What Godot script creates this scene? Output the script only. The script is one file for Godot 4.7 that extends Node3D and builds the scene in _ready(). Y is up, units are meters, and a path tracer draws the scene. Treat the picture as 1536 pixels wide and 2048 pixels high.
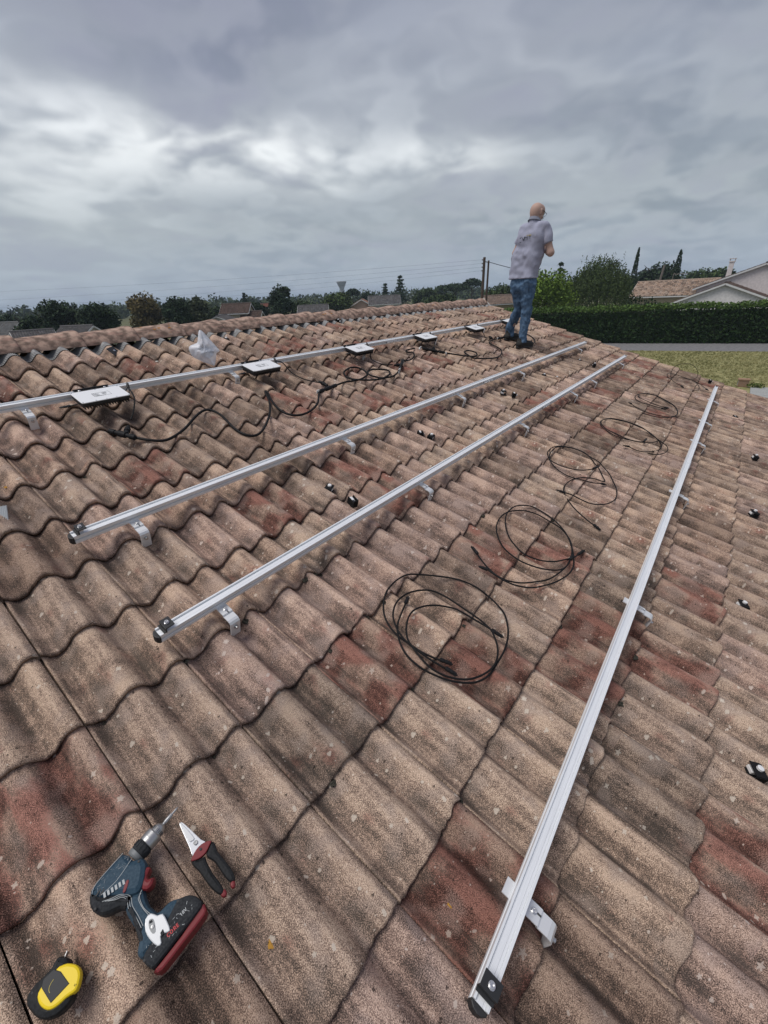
extends Node3D
# A tiled house roof with solar mounting rails, an installer, tools and the village behind it.
# Roof coordinates: u along the ridge, v up the slope, n off the roof plane; all metres.

const SLOPE := 0.289725            # 16.6 degrees
const TW := 0.33                   # cover width of a roof tile
const TG := 0.3415                 # course spacing
const OY := 3.9474
const V_RIDGE := 2.90
const SKY_LEVEL := 0.60            # the picture is exposed for the roof

var CS := cos(SLOPE)
var SN := sin(SLOPE)
var rng := RandomNumberGenerator.new()
var mats := {}
var used := {}
const CAM_POS := Vector3(-0.05477, 5.0, 1.63389)
const CAM_B := Basis(Vector3(0.61739788, -0.04273976, 0.78548913), Vector3(0.38778496, 0.88530446, -0.25662979), Vector3(-0.68442873, 0.46304355, 0.56315893))

func rp(u: float, v: float, n: float = 0.0) -> Vector3:
	return Vector3(u, OY + v * SN + n * CS, -v * CS + n * SN)

func rb() -> Basis:                # x = u, y = off the roof, z = down the slope
	return Basis(Vector3(1, 0, 0), Vector3(0, CS, SN), Vector3(0, -SN, CS))

# ---------------------------------------------------------------- mesh collector
class Geo:
	var v := PackedVector3Array()
	var n := PackedVector3Array()
	var uv := PackedVector2Array()
	var c := PackedColorArray()
	var col := Color(1, 1, 1)
	func tri(a: Vector3, b: Vector3, d: Vector3) -> void:
		var m := (d - a).cross(b - a).normalized()
		v.append(a); v.append(b); v.append(d)
		for k in 3:
			n.append(m); uv.append(Vector2.ZERO); c.append(col)
	func quad(a: Vector3, b: Vector3, d: Vector3, e: Vector3) -> void:   # corners in order
		var m := (e - a).cross(b - a).normalized()
		if m == Vector3.ZERO:
			m = (d - a).cross(b - a).normalized()
		for p in [a, b, d, a, d, e]:
			v.append(p); n.append(m); c.append(col)
		for q in [Vector2(0, 0), Vector2(1, 0), Vector2(1, 1), Vector2(0, 0), Vector2(1, 1), Vector2(0, 1)]:
			uv.append(q)
	func squad(a, b, d, e, na, nb, nd, ne) -> void:                      # smooth quad
		var o := [[a, na], [b, nb], [d, nd], [a, na], [d, nd], [e, ne]]
		if (e - a).cross(b - a).dot(na + nd) + (d - b).cross(e - b).dot(nb + ne) * -1.0 < 0.0:
			o = [[a, na], [d, nd], [b, nb], [a, na], [e, ne], [d, nd]]
		for p in o:
			v.append(p[0]); n.append(p[1]); uv.append(Vector2.ZERO); c.append(col)
	func box(mid: Vector3, size: Vector3, b := Basis()) -> void:
		var h := size * 0.5
		var p := []
		for k in 8:
			p.append(mid + b * Vector3(h.x if k & 1 else -h.x, h.y if k & 2 else -h.y, h.z if k & 4 else -h.z))
		for f in [[0, 2, 3, 1], [4, 5, 7, 6], [0, 1, 5, 4], [2, 6, 7, 3], [0, 4, 6, 2], [1, 3, 7, 5]]:
			quad(p[f[0]], p[f[1]], p[f[2]], p[f[3]])
	func cbox(mid: Vector3, size: Vector3, ch: float, b := Basis()) -> void:   # box with chamfered edges
		var h := size * 0.5
		var poly := PackedVector2Array([Vector2(-h.x + ch, -h.z), Vector2(h.x - ch, -h.z), Vector2(h.x, -h.z + ch), Vector2(h.x, h.z - ch), Vector2(h.x - ch, h.z), Vector2(-h.x + ch, h.z), Vector2(-h.x, h.z - ch), Vector2(-h.x, -h.z + ch)])
		slab(poly, -h.y, h.y, ch, Transform3D(b, mid))
	func slab(poly: PackedVector2Array, y0: float, y1: float, bevel: float, t := Transform3D()) -> void:
		# polygon in x,z raised from y0 to y1 with rounded rims
		var q := poly
		if Geometry2D.is_polygon_clockwise(q):
			q = q.duplicate(); q.reverse()
		var m := q.size()
		var rings := []
		var bev: float = min(bevel, (y1 - y0) * 0.49)
		var steps := [[y0, bev], [y0 + bev * 0.3, bev * 0.3], [y0 + bev, 0.0], [y1 - bev, 0.0], [y1 - bev * 0.3, bev * 0.3], [y1, bev]]
		if bev <= 0.0:
			steps = [[y0, 0.0], [y1, 0.0]]
		for s in steps:
			var r := []
			for k in m:
				var a: Vector2 = q[(k + m - 1) % m]; var b: Vector2 = q[k]; var d: Vector2 = q[(k + 1) % m]
				var e1 := (b - a).normalized(); var e2 := (d - b).normalized()
				var nn := (Vector2(e1.y, -e1.x) + Vector2(e2.y, -e2.x))
				nn = nn.normalized() if nn.length() > 0.01 else Vector2(e1.y, -e1.x)
				var w: Vector2 = b - nn * s[1]
				r.append(t * Vector3(w.x, s[0], w.y))
			rings.append(r)
		for i in rings.size() - 1:
			for k in m:
				var k2 := (k + 1) % m
				quad(rings[i][k], rings[i][k2], rings[i + 1][k2], rings[i + 1][k])
		var ids := Geometry2D.triangulate_polygon(q)
		var top: Array = rings[rings.size() - 1]
		var bot: Array = rings[0]
		for i in range(0, ids.size(), 3):
			tri(top[ids[i]], top[ids[i + 1]], top[ids[i + 2]])
			tri(bot[ids[i]], bot[ids[i + 2]], bot[ids[i + 1]])
	func tube(path: Array, rad, sides := 8, closed := false, caps := true) -> void:
		var m := path.size()
		if m < 2:
			return
		var rings := []
		var nr := []
		var up := Vector3(0.31, 0.9, 0.17).normalized()
		for k in m:
			var a: Vector3 = path[(k - 1 + m) % m] if (closed or k > 0) else path[k]
			var b: Vector3 = path[(k + 1) % m] if (closed or k < m - 1) else path[k]
			var t := (b - a).normalized()
			var x := up.cross(t)
			if x.length() < 0.05:
				x = Vector3(1, 0.1, 0).cross(t)
			x = x.normalized()
			var y := t.cross(x).normalized()
			up = y
			var r: float = rad[k] if rad is Array else rad
			var ring := []; var rn := []
			for s in sides:
				var w := TAU * s / sides
				var d := x * cos(w) + y * sin(w)
				ring.append(path[k] + d * r); rn.append(d)
			rings.append(ring); nr.append(rn)
		for k in (m if closed else m - 1):
			var k2 := (k + 1) % m
			for s in sides:
				var s2 := (s + 1) % sides
				squad(rings[k][s], rings[k][s2], rings[k2][s2], rings[k2][s], nr[k][s], nr[k][s2], nr[k2][s2], nr[k2][s])
		if caps and not closed:
			for s in sides:
				var s2 := (s + 1) % sides
				tri(path[0], rings[0][s2], rings[0][s])
				tri(path[m - 1], rings[m - 1][s], rings[m - 1][s2])
	func cyl(a: Vector3, b: Vector3, r: float, sides := 12, r2 := -1.0) -> void:
		tube([a, b], [r, r if r2 < 0 else r2], sides)
	func lathe(prof: Array, a: Vector3, axis: Vector3, sides := 20) -> void:    # prof: [distance along axis, radius]
		var x := axis.cross(Vector3(0.31, 0.9, 0.17)).normalized()
		var y := axis.cross(x).normalized()
		var dirs := []
		for s in sides:
			var w := TAU * s / sides
			dirs.append(x * cos(w) + y * sin(w))
		for k in prof.size() - 1:
			var p: Array = prof[k]; var q: Array = prof[k + 1]
			var dx: float = q[0] - p[0]; var dr: float = q[1] - p[1]
			var l := sqrt(dx * dx + dr * dr)
			if l < 0.000001:
				continue
			for s in sides:
				var d0: Vector3 = dirs[s]; var d1: Vector3 = dirs[(s + 1) % sides]
				var n0: Vector3 = (d0 * dx - axis * dr) / l; var n1: Vector3 = (d1 * dx - axis * dr) / l
				squad(a + axis * p[0] + d0 * p[1], a + axis * p[0] + d1 * p[1], a + axis * q[0] + d1 * q[1], a + axis * q[0] + d0 * q[1], n0, n1, n1, n0)
		var e0: Array = prof[0]; var e1: Array = prof[prof.size() - 1]
		for s in sides:
			var d0: Vector3 = dirs[s]; var d1: Vector3 = dirs[(s + 1) % sides]
			tri(a + axis * e0[0], a + axis * e0[0] + d1 * e0[1], a + axis * e0[0] + d0 * e0[1])
			tri(a + axis * e1[0], a + axis * e1[0] + d0 * e1[1], a + axis * e1[0] + d1 * e1[1])
	func mesh() -> ArrayMesh:
		var arr := []
		arr.resize(Mesh.ARRAY_MAX)
		arr[Mesh.ARRAY_VERTEX] = v
		arr[Mesh.ARRAY_NORMAL] = n
		arr[Mesh.ARRAY_TEX_UV] = uv
		arr[Mesh.ARRAY_COLOR] = c
		var m := ArrayMesh.new()
		m.add_surface_from_arrays(Mesh.PRIMITIVE_TRIANGLES, arr)
		return m

# ---------------------------------------------------------------- nodes
func numbered(called: String) -> String:
	if not used.has(called):
		used[called] = 0
		return called
	used[called] += 1
	return "%s_%03d" % [called, used[called]]

func thing(called: String, label: String, category: String, at := Vector3.ZERO, b := Basis(), group := "") -> Node3D:
	var o := Node3D.new()
	o.name = numbered(called)
	add_child(o)
	o.transform = Transform3D(b, at)
	o.set_meta("label", label)
	o.set_meta("category", category)
	if group != "":
		o.set_meta("group", group)
	return o

func part(called: String, g, m: Material, parent: Node, t := Transform3D()) -> MeshInstance3D:
	var o := MeshInstance3D.new()
	o.name = called
	o.mesh = g.mesh() if g is Geo else g
	o.material_override = m
	parent.add_child(o, true)
	o.transform = t
	o.cast_shadow = GeometryInstance3D.SHADOW_CASTING_SETTING_ON
	return o

func structure(called: String, g, m: Material) -> MeshInstance3D:
	var o := part(called, g, m, self)
	o.set_meta("kind", "structure")
	return o

func mat(called: String, lin: Color, rough := 0.7, metal := 0.0, spec := 0.5) -> StandardMaterial3D:
	if mats.has(called):
		return mats[called]
	var m := StandardMaterial3D.new()
	m.albedo_color = lin.linear_to_srgb()
	m.roughness = rough
	m.metallic = metal
	m.metallic_specular = spec
	mats[called] = m
	return m

func vmat(called: String, rough := 0.8, back := false) -> StandardMaterial3D:
	if mats.has(called):
		return mats[called]
	var m := StandardMaterial3D.new()
	m.vertex_color_use_as_albedo = true
	m.roughness = rough
	m.metallic_specular = 0.25
	m.cull_mode = BaseMaterial3D.CULL_DISABLED
	if back:
		m.backlight_enabled = true
		m.backlight = Color(0.05, 0.07, 0.02)
	mats[called] = m
	return m

func noise_mat(called: String, a: Color, b: Color, freq: float, scale: float, rough := 0.9, bump := 0.6, world := true) -> StandardMaterial3D:
	if mats.has(called):
		return mats[called]
	var f := FastNoiseLite.new()
	f.seed = called.hash() % 1000
	f.frequency = freq
	f.fractal_octaves = 5
	var im := f.get_seamless_image(512, 512)
	im.convert(Image.FORMAT_L8)
	var src := im.get_data()
	var f2 := FastNoiseLite.new()
	f2.seed = 77
	f2.frequency = 0.4
	var im2 := f2.get_seamless_image(512, 512)
	im2.convert(Image.FORMAT_L8)
	var src2 := im2.get_data()
	var out := PackedByteArray()
	out.resize(512 * 512 * 3)
	var sa := a.linear_to_srgb(); var sb := b.linear_to_srgb()
	for i in 512 * 512:
		var t: float = clamp((src[i] / 255.0 - 0.25) * 2.0, 0.0, 1.0) * 0.75 + src2[i] / 255.0 * 0.25
		out[i * 3] = int(255.0 * clamp(lerp(sa.r, sb.r, t), 0.0, 1.0))
		out[i * 3 + 1] = int(255.0 * clamp(lerp(sa.g, sb.g, t), 0.0, 1.0))
		out[i * 3 + 2] = int(255.0 * clamp(lerp(sa.b, sb.b, t), 0.0, 1.0))
	var m := StandardMaterial3D.new()
	m.albedo_texture = ImageTexture.create_from_image(Image.create_from_data(512, 512, false, Image.FORMAT_RGB8, out))
	m.roughness = rough
	m.metallic_specular = 0.3
	m.uv1_triplanar = true
	m.uv1_world_triplanar = world
	m.uv1_scale = Vector3.ONE * scale
	if bump > 0.0:
		var nb := im2.duplicate()
		nb.convert(Image.FORMAT_RGBA8)
		nb.bump_map_to_normal_map(bump)
		m.normal_enabled = true
		m.normal_texture = ImageTexture.create_from_image(nb)
	mats[called] = m
	return m

func smooth_path(pts: Array, per := 5, closed := false) -> Array:
	var out := []
	var m := pts.size()
	for k in (m if closed else m - 1):
		var p0: Vector3 = pts[(k - 1 + m) % m] if (closed or k > 0) else pts[0]
		var p1: Vector3 = pts[k]
		var p2: Vector3 = pts[(k + 1) % m]
		var p3: Vector3 = pts[(k + 2) % m] if (closed or k < m - 2) else pts[m - 1]
		for s in per:
			out.append(p1.cubic_interpolate(p2, p0, p3, float(s) / per))
	if not closed:
		out.append(pts[m - 1])
	return out

# ---------------------------------------------------------------- main
func _ready() -> void:
	rng.seed = 20240917
	setup_camera_and_light()
	build_ground()
	print("ground")
	build_house_roof()
	print("roof")
	build_neighbourhood()
	print("neighbourhood")
	build_rails()
	build_inverters()
	build_cables()
	print("rails and cables")
	build_loose_clamps()
	build_tools()
	build_bag()
	print("tools")
	build_person()
	print("done")

func setup_camera_and_light() -> void:
	var cam := Camera3D.new()
	cam.name = "camera"
	cam.fov = 101.94
	cam.near = 0.05
	cam.far = 4000.0
	cam.transform = Transform3D(CAM_B, CAM_POS)
	add_child(cam)
	cam.current = true
	var env := Environment.new()
	env.background_mode = Environment.BG_SKY
	env.tonemap_mode = Environment.TONE_MAPPER_LINEAR
	env.tonemap_exposure = 1.70
	env.sdfgi_enabled = true
	env.ssao_enabled = true
	env.ssil_enabled = true
	env.fog_enabled = true
	env.fog_density = 0.0004
	env.fog_light_color = Color(0.62, 0.68, 0.74)
	var sky := Sky.new()
	var pan := PanoramaSkyMaterial.new()
	pan.panorama = ImageTexture.create_from_image(sky_image())
	sky.sky_material = pan
	env.sky = sky
	var we := WorldEnvironment.new()
	we.name = "world_environment"
	we.environment = env
	add_child(we)
	var sun := DirectionalLight3D.new()
	sun.name = "sun"
	sun.light_energy = 0.5
	sun.light_color = Color(1.0, 0.985, 0.96)
	sun.light_angular_distance = 35.0
	sun.shadow_enabled = true
	add_child(sun)
	# behind the cloud, ahead of the camera and to the left, fairly high
	sun.look_at_from_position(Vector3(-11, 30, -8) * 2.0, Vector3.ZERO, Vector3.UP)

func sky_image() -> Image:
	var w := 2048
	var h := 1024
	var f := FastNoiseLite.new()
	f.seed = 5; f.frequency = 1.0; f.fractal_octaves = 5; f.fractal_gain = 0.5
	var f2 := FastNoiseLite.new()
	f2.seed = 11; f2.frequency = 1.0; f2.fractal_octaves = 4
	var hz := Color(0.395, 0.455, 0.535)
	var low := Color(0.415, 0.465, 0.505)
	var mid := Color(0.372, 0.41, 0.475)
	var high := Color(0.262, 0.282, 0.372)
	var top := Color(0.238, 0.252, 0.345)
	# breaks in the cloud, in view: direction (x, y, z), size in radians, strength
	var gaps := [[dir_px(400, 290), 0.16, 0.045, 0.30], [dir_px(560, 312), 0.15, 0.050, 0.43], [dir_px(650, 350), 0.07, 0.035, 0.22], [dir_px(860, 312), 0.11, 0.035, 0.36], [dir_px(960, 328), 0.10, 0.035, 0.20], [dir_px(60, 225), 0.16, 0.06, 0.19], [dir_px(150, 400), 0.22, 0.07, 0.12], [dir_px(30, 340), 0.18, 0.06, 0.14], [dir_px(240, 280), 0.12, 0.05, 0.16], [dir_px(1150, 335), 0.12, 0.05, 0.09]]
	var darks := [[dir_px(1420, 220), 0.22, 0.10], [dir_px(300, 130), 0.30, 0.05], [dir_px(1040, 390), 0.13, 0.09], [dir_px(500, 420), 0.22, 0.06], [dir_px(700, 190), 0.25, 0.04], [dir_px(1330, 380), 0.13, 0.05]]
	var data := PackedFloat32Array()
	data.resize(w * h * 3)
	for y in h:
		var el := PI * 0.5 - PI * (y + 0.5) / h
		if el < -0.02:
			for x in w:
				var i := (y * w + x) * 3
				data[i] = 0.16; data[i + 1] = 0.17; data[i + 2] = 0.15
			continue
		var e := rad_to_deg(max(el, 0.0))
		var base: Color
		if e < 7.0: base = hz.lerp(low, e / 7.0)
		elif e < 17.0: base = low.lerp(mid, (e - 7.0) / 10.0)
		elif e < 32.0: base = mid.lerp(high, (e - 17.0) / 15.0)
		else: base = high.lerp(top, min(1.0, (e - 32.0) / 40.0))
		var band := exp(-pow((e - 17.0) / 7.0, 2.0))
		var sy := sin(el)
		var cy := cos(el)
		for x in w:
			var az := TAU * (x + 0.5) / w
			var d := Vector3(sin(az) * cy, sy, -cos(az) * cy)
			var k := 1.0 / (sy + 0.16)
			var px := d.x * k
			var pz := d.z * k
			var warp := f2.get_noise_2d(px * 0.9, pz * 0.9) * 0.8
			var a := f.get_noise_3d(px * 0.75 + warp, pz * 0.75 - warp, 0.0)
			var b := f.get_noise_3d(px * 2.3 + warp, pz * 2.3, 5.0)
			var cc := f2.get_noise_3d(d.x * 5.0, d.y * 12.0, d.z * 5.0)
			var lum := 1.0 + a * 0.13 + b * 0.04 + cc * 0.04
			var br := smoothstep(0.05, 0.6, a * 0.9 + b * 0.5) * band * 0.07
			for g in gaps:
				var c0: Vector3 = g[0]
				var dy: float = d.y - c0.y
				var dh: float = Vector2(d.x - c0.x, d.z - c0.z).length()
				var q: float = dh * dh / (g[1] * g[1]) + dy * dy / (g[2] * g[2])
				if q < 6.0:
					br += g[3] * exp(-q) * smoothstep(-0.6, 0.6, a * 0.4 + b * 1.0 + cc * 0.7)
			for g in darks:
				var q := d.distance_squared_to(g[0])
				var s2: float = g[1] * g[1]
				if q < s2 * 5.0:
					br -= g[2] * exp(-q / s2) * smoothstep(-0.45, 0.4, b * 1.3 + cc * 0.8)
			var i := (y * w + x) * 3
			var vio: float = clamp(-a - b * 0.5, 0.0, 1.0) * 0.035
			data[i] = max(0.05, base.r * lum + br + vio * 0.3) * SKY_LEVEL
			data[i + 1] = max(0.05, base.g * lum + br * 0.99) * SKY_LEVEL
			data[i + 2] = max(0.05, base.b * lum + br * 0.92 + vio) * SKY_LEVEL
	return Image.create_from_data(w, h, false, Image.FORMAT_RGBF, data.to_byte_array())

func dir_px(px: float, py: float) -> Vector3:       # direction of a cloud seen in the photograph
	return (CAM_B * Vector3(px - 768.0, 1024.0 - py, -830.05)).normalized()

# ---------------------------------------------------------------- ground
func build_ground() -> void:
	var gm := noise_mat("field", Color(0.075, 0.085, 0.038), Color(0.15, 0.145, 0.075), 0.012, 0.045, 0.95, 0.5)
	var g := Geo.new()
	var far := 2500.0
	g.quad(Vector3(-far, -0.02, -far), Vector3(far, -0.02, -far), Vector3(far, -0.02, far), Vector3(-far, -0.02, far))
	structure("ground", g, gm)
	# dry lawn between the house and the road
	var lm := noise_mat("lawn", Color(0.17, 0.17, 0.07), Color(0.33, 0.30, 0.145), 0.02, 0.16, 0.95, 0.8)
	g = Geo.new()
	g.quad(Vector3(9.5, -0.012, -30), Vector3(38.0, -0.012, -28), Vector3(46.0, -0.012, 16), Vector3(9.5, -0.012, 14))
	structure("lawn", g, lm)
	# road along the hedge
	var rm := noise_mat("asphalt", Color(0.14, 0.14, 0.145), Color(0.22, 0.215, 0.215), 0.02, 0.25, 0.9, 0.4)
	g = Geo.new()
	var d := Vector3(2.75, 0, 11.47).normalized()
	var r0 := Vector3(41.4, -0.004, -6.4)
	var r1 := Vector3(47.0, -0.004, -7.9)
	g.quad(r0 - d * 60, r1 - d * 60, r1 + d * 40, r0 + d * 40)
	structure("road", g, rm)
	# grass tufts on the lawn
	var tuft := Geo.new()
	for k in 7:
		var a := rng.randf() * TAU
		var p := Vector3(cos(a), 0, sin(a)) * rng.randf() * 0.07
		var tip := p + Vector3(rng.randf_range(-0.06, 0.06), rng.randf_range(0.05, 0.11), rng.randf_range(-0.06, 0.06))
		var side := Vector3(-sin(a), 0, cos(a)) * 0.010
		tuft.tri(p - side, tip, p + side)
	var mm := MultiMesh.new()
	mm.transform_format = MultiMesh.TRANSFORM_3D
	mm.use_colors = true
	mm.mesh = tuft.mesh()
	var spots := []
	var patch := FastNoiseLite.new()
	patch.seed = 9; patch.frequency = 0.35
	for k in 15000:
		var x := rng.randf_range(20.0, 43.5)
		var z := rng.randf_range(-11.0, 7.0)
		if x > 41.2 + (z + 6.4) * 0.24:
			continue
		if x < 29.5 and z > 2.4 and x > 24.0:
			continue
		spots.append(Vector3(x, -0.012, z))
	mm.instance_count = spots.size()
	for k in spots.size():
		var p: Vector3 = spots[k]
		var sc := rng.randf_range(0.6, 1.3)
		mm.set_instance_transform(k, Transform3D(Basis(Vector3.UP, rng.randf() * TAU).scaled(Vector3(sc, sc, sc)), p))
		var t: float = clamp(0.5 + patch.get_noise_2d(p.x, p.z) * 0.9 + rng.randf_range(-0.25, 0.25), 0.0, 1.0)
		mm.set_instance_color(k, Color(0.15, 0.155, 0.055).lerp(Color(0.34, 0.31, 0.15), t))
	var mi := MultiMeshInstance3D.new()
	mi.name = "grass"
	mi.multimesh = mm
	mi.material_override = vmat("grass_blade", 0.9, true)
	add_child(mi)
	mi.set_meta("kind", "stuff")
	mi.set_meta("label", "short dry yellow grass of the lawn beside the road")
	mi.set_meta("category", "grass")
	# paving slabs behind the eave corner
	var pm := noise_mat("slab", Color(0.27, 0.28, 0.275), Color(0.37, 0.375, 0.36), 0.03, 0.6, 0.85, 0.3)
	g = Geo.new()
	g.quad(Vector3(24.4, -0.008, 2.75), Vector3(28.7, -0.008, 2.75), Vector3(28.7, -0.008, 7.4), Vector3(24.4, -0.008, 7.4))
	var patio := structure("patio", g, noise_mat("slab_bed", Color(0.12, 0.12, 0.1), Color(0.2, 0.19, 0.16), 0.05, 0.7, 0.95, 0.3))
	var slab := Geo.new()
	slab.cbox(Vector3(0, 0.015, 0), Vector3(0.68, 0.045, 0.92), 0.008)
	var sm := slab.mesh()
	for i in 6:
		for j in 5:
			part("paving_slab", sm, pm, patio, Transform3D(Basis(Vector3.UP, rng.randf_range(-0.01, 0.01)), Vector3(24.75 + i * 0.71, rng.randf_range(-0.004, 0.004), 3.22 + j * 0.95)))
	var pil := thing("brick_pillar", "low tan brick gate pillar at the corner of the grey patio", "pillar", Vector3(28.7, 0, 2.42), Basis(Vector3.UP, 0.1).scaled(Vector3(0.5, 0.8, 0.5)))
	var bm := noise_mat("tan_brick", Color(0.25, 0.15, 0.1), Color(0.38, 0.25, 0.17), 0.04, 1.5, 0.9, 0.4)
	var core := Geo.new()
	core.box(Vector3(0, 0.2, 0), Vector3(0.58, 0.4, 0.86))
	part("mortar_core", core, mat("mortar", Color(0.3, 0.27, 0.23), 0.95), pil)
	var bk := Geo.new()
	bk.cbox(Vector3.ZERO, Vector3(0.02, 0.085, 0.2), 0.004)
	var bkm := bk.mesh()
	for r in 4:
		for k in 4:
			for s in [-1, 1]:
				part("brick", bkm, bm, pil, Transform3D(Basis(), Vector3(s * 0.295, 0.05 + r * 0.1, -0.32 + k * 0.213)))
	var cap := Geo.new()
	cap.cbox(Vector3(0, 0.44, 0), Vector3(0.7, 0.08, 0.98), 0.01)
	part("coping_stone", cap, bm, pil)
	var wd := thing("weed_clump", "small green weeds at the foot of the brick pillar", "weeds", Vector3(28.45, 0, 2.95))
	part("leaves", leaf_blob(Vector3(0, 0.12, 0), Vector3(0.28, 0.16, 0.4), 160, 0.09, Color(0.09, 0.12, 0.03), 0.4), vmat("leaf", 0.8, true), wd)
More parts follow.
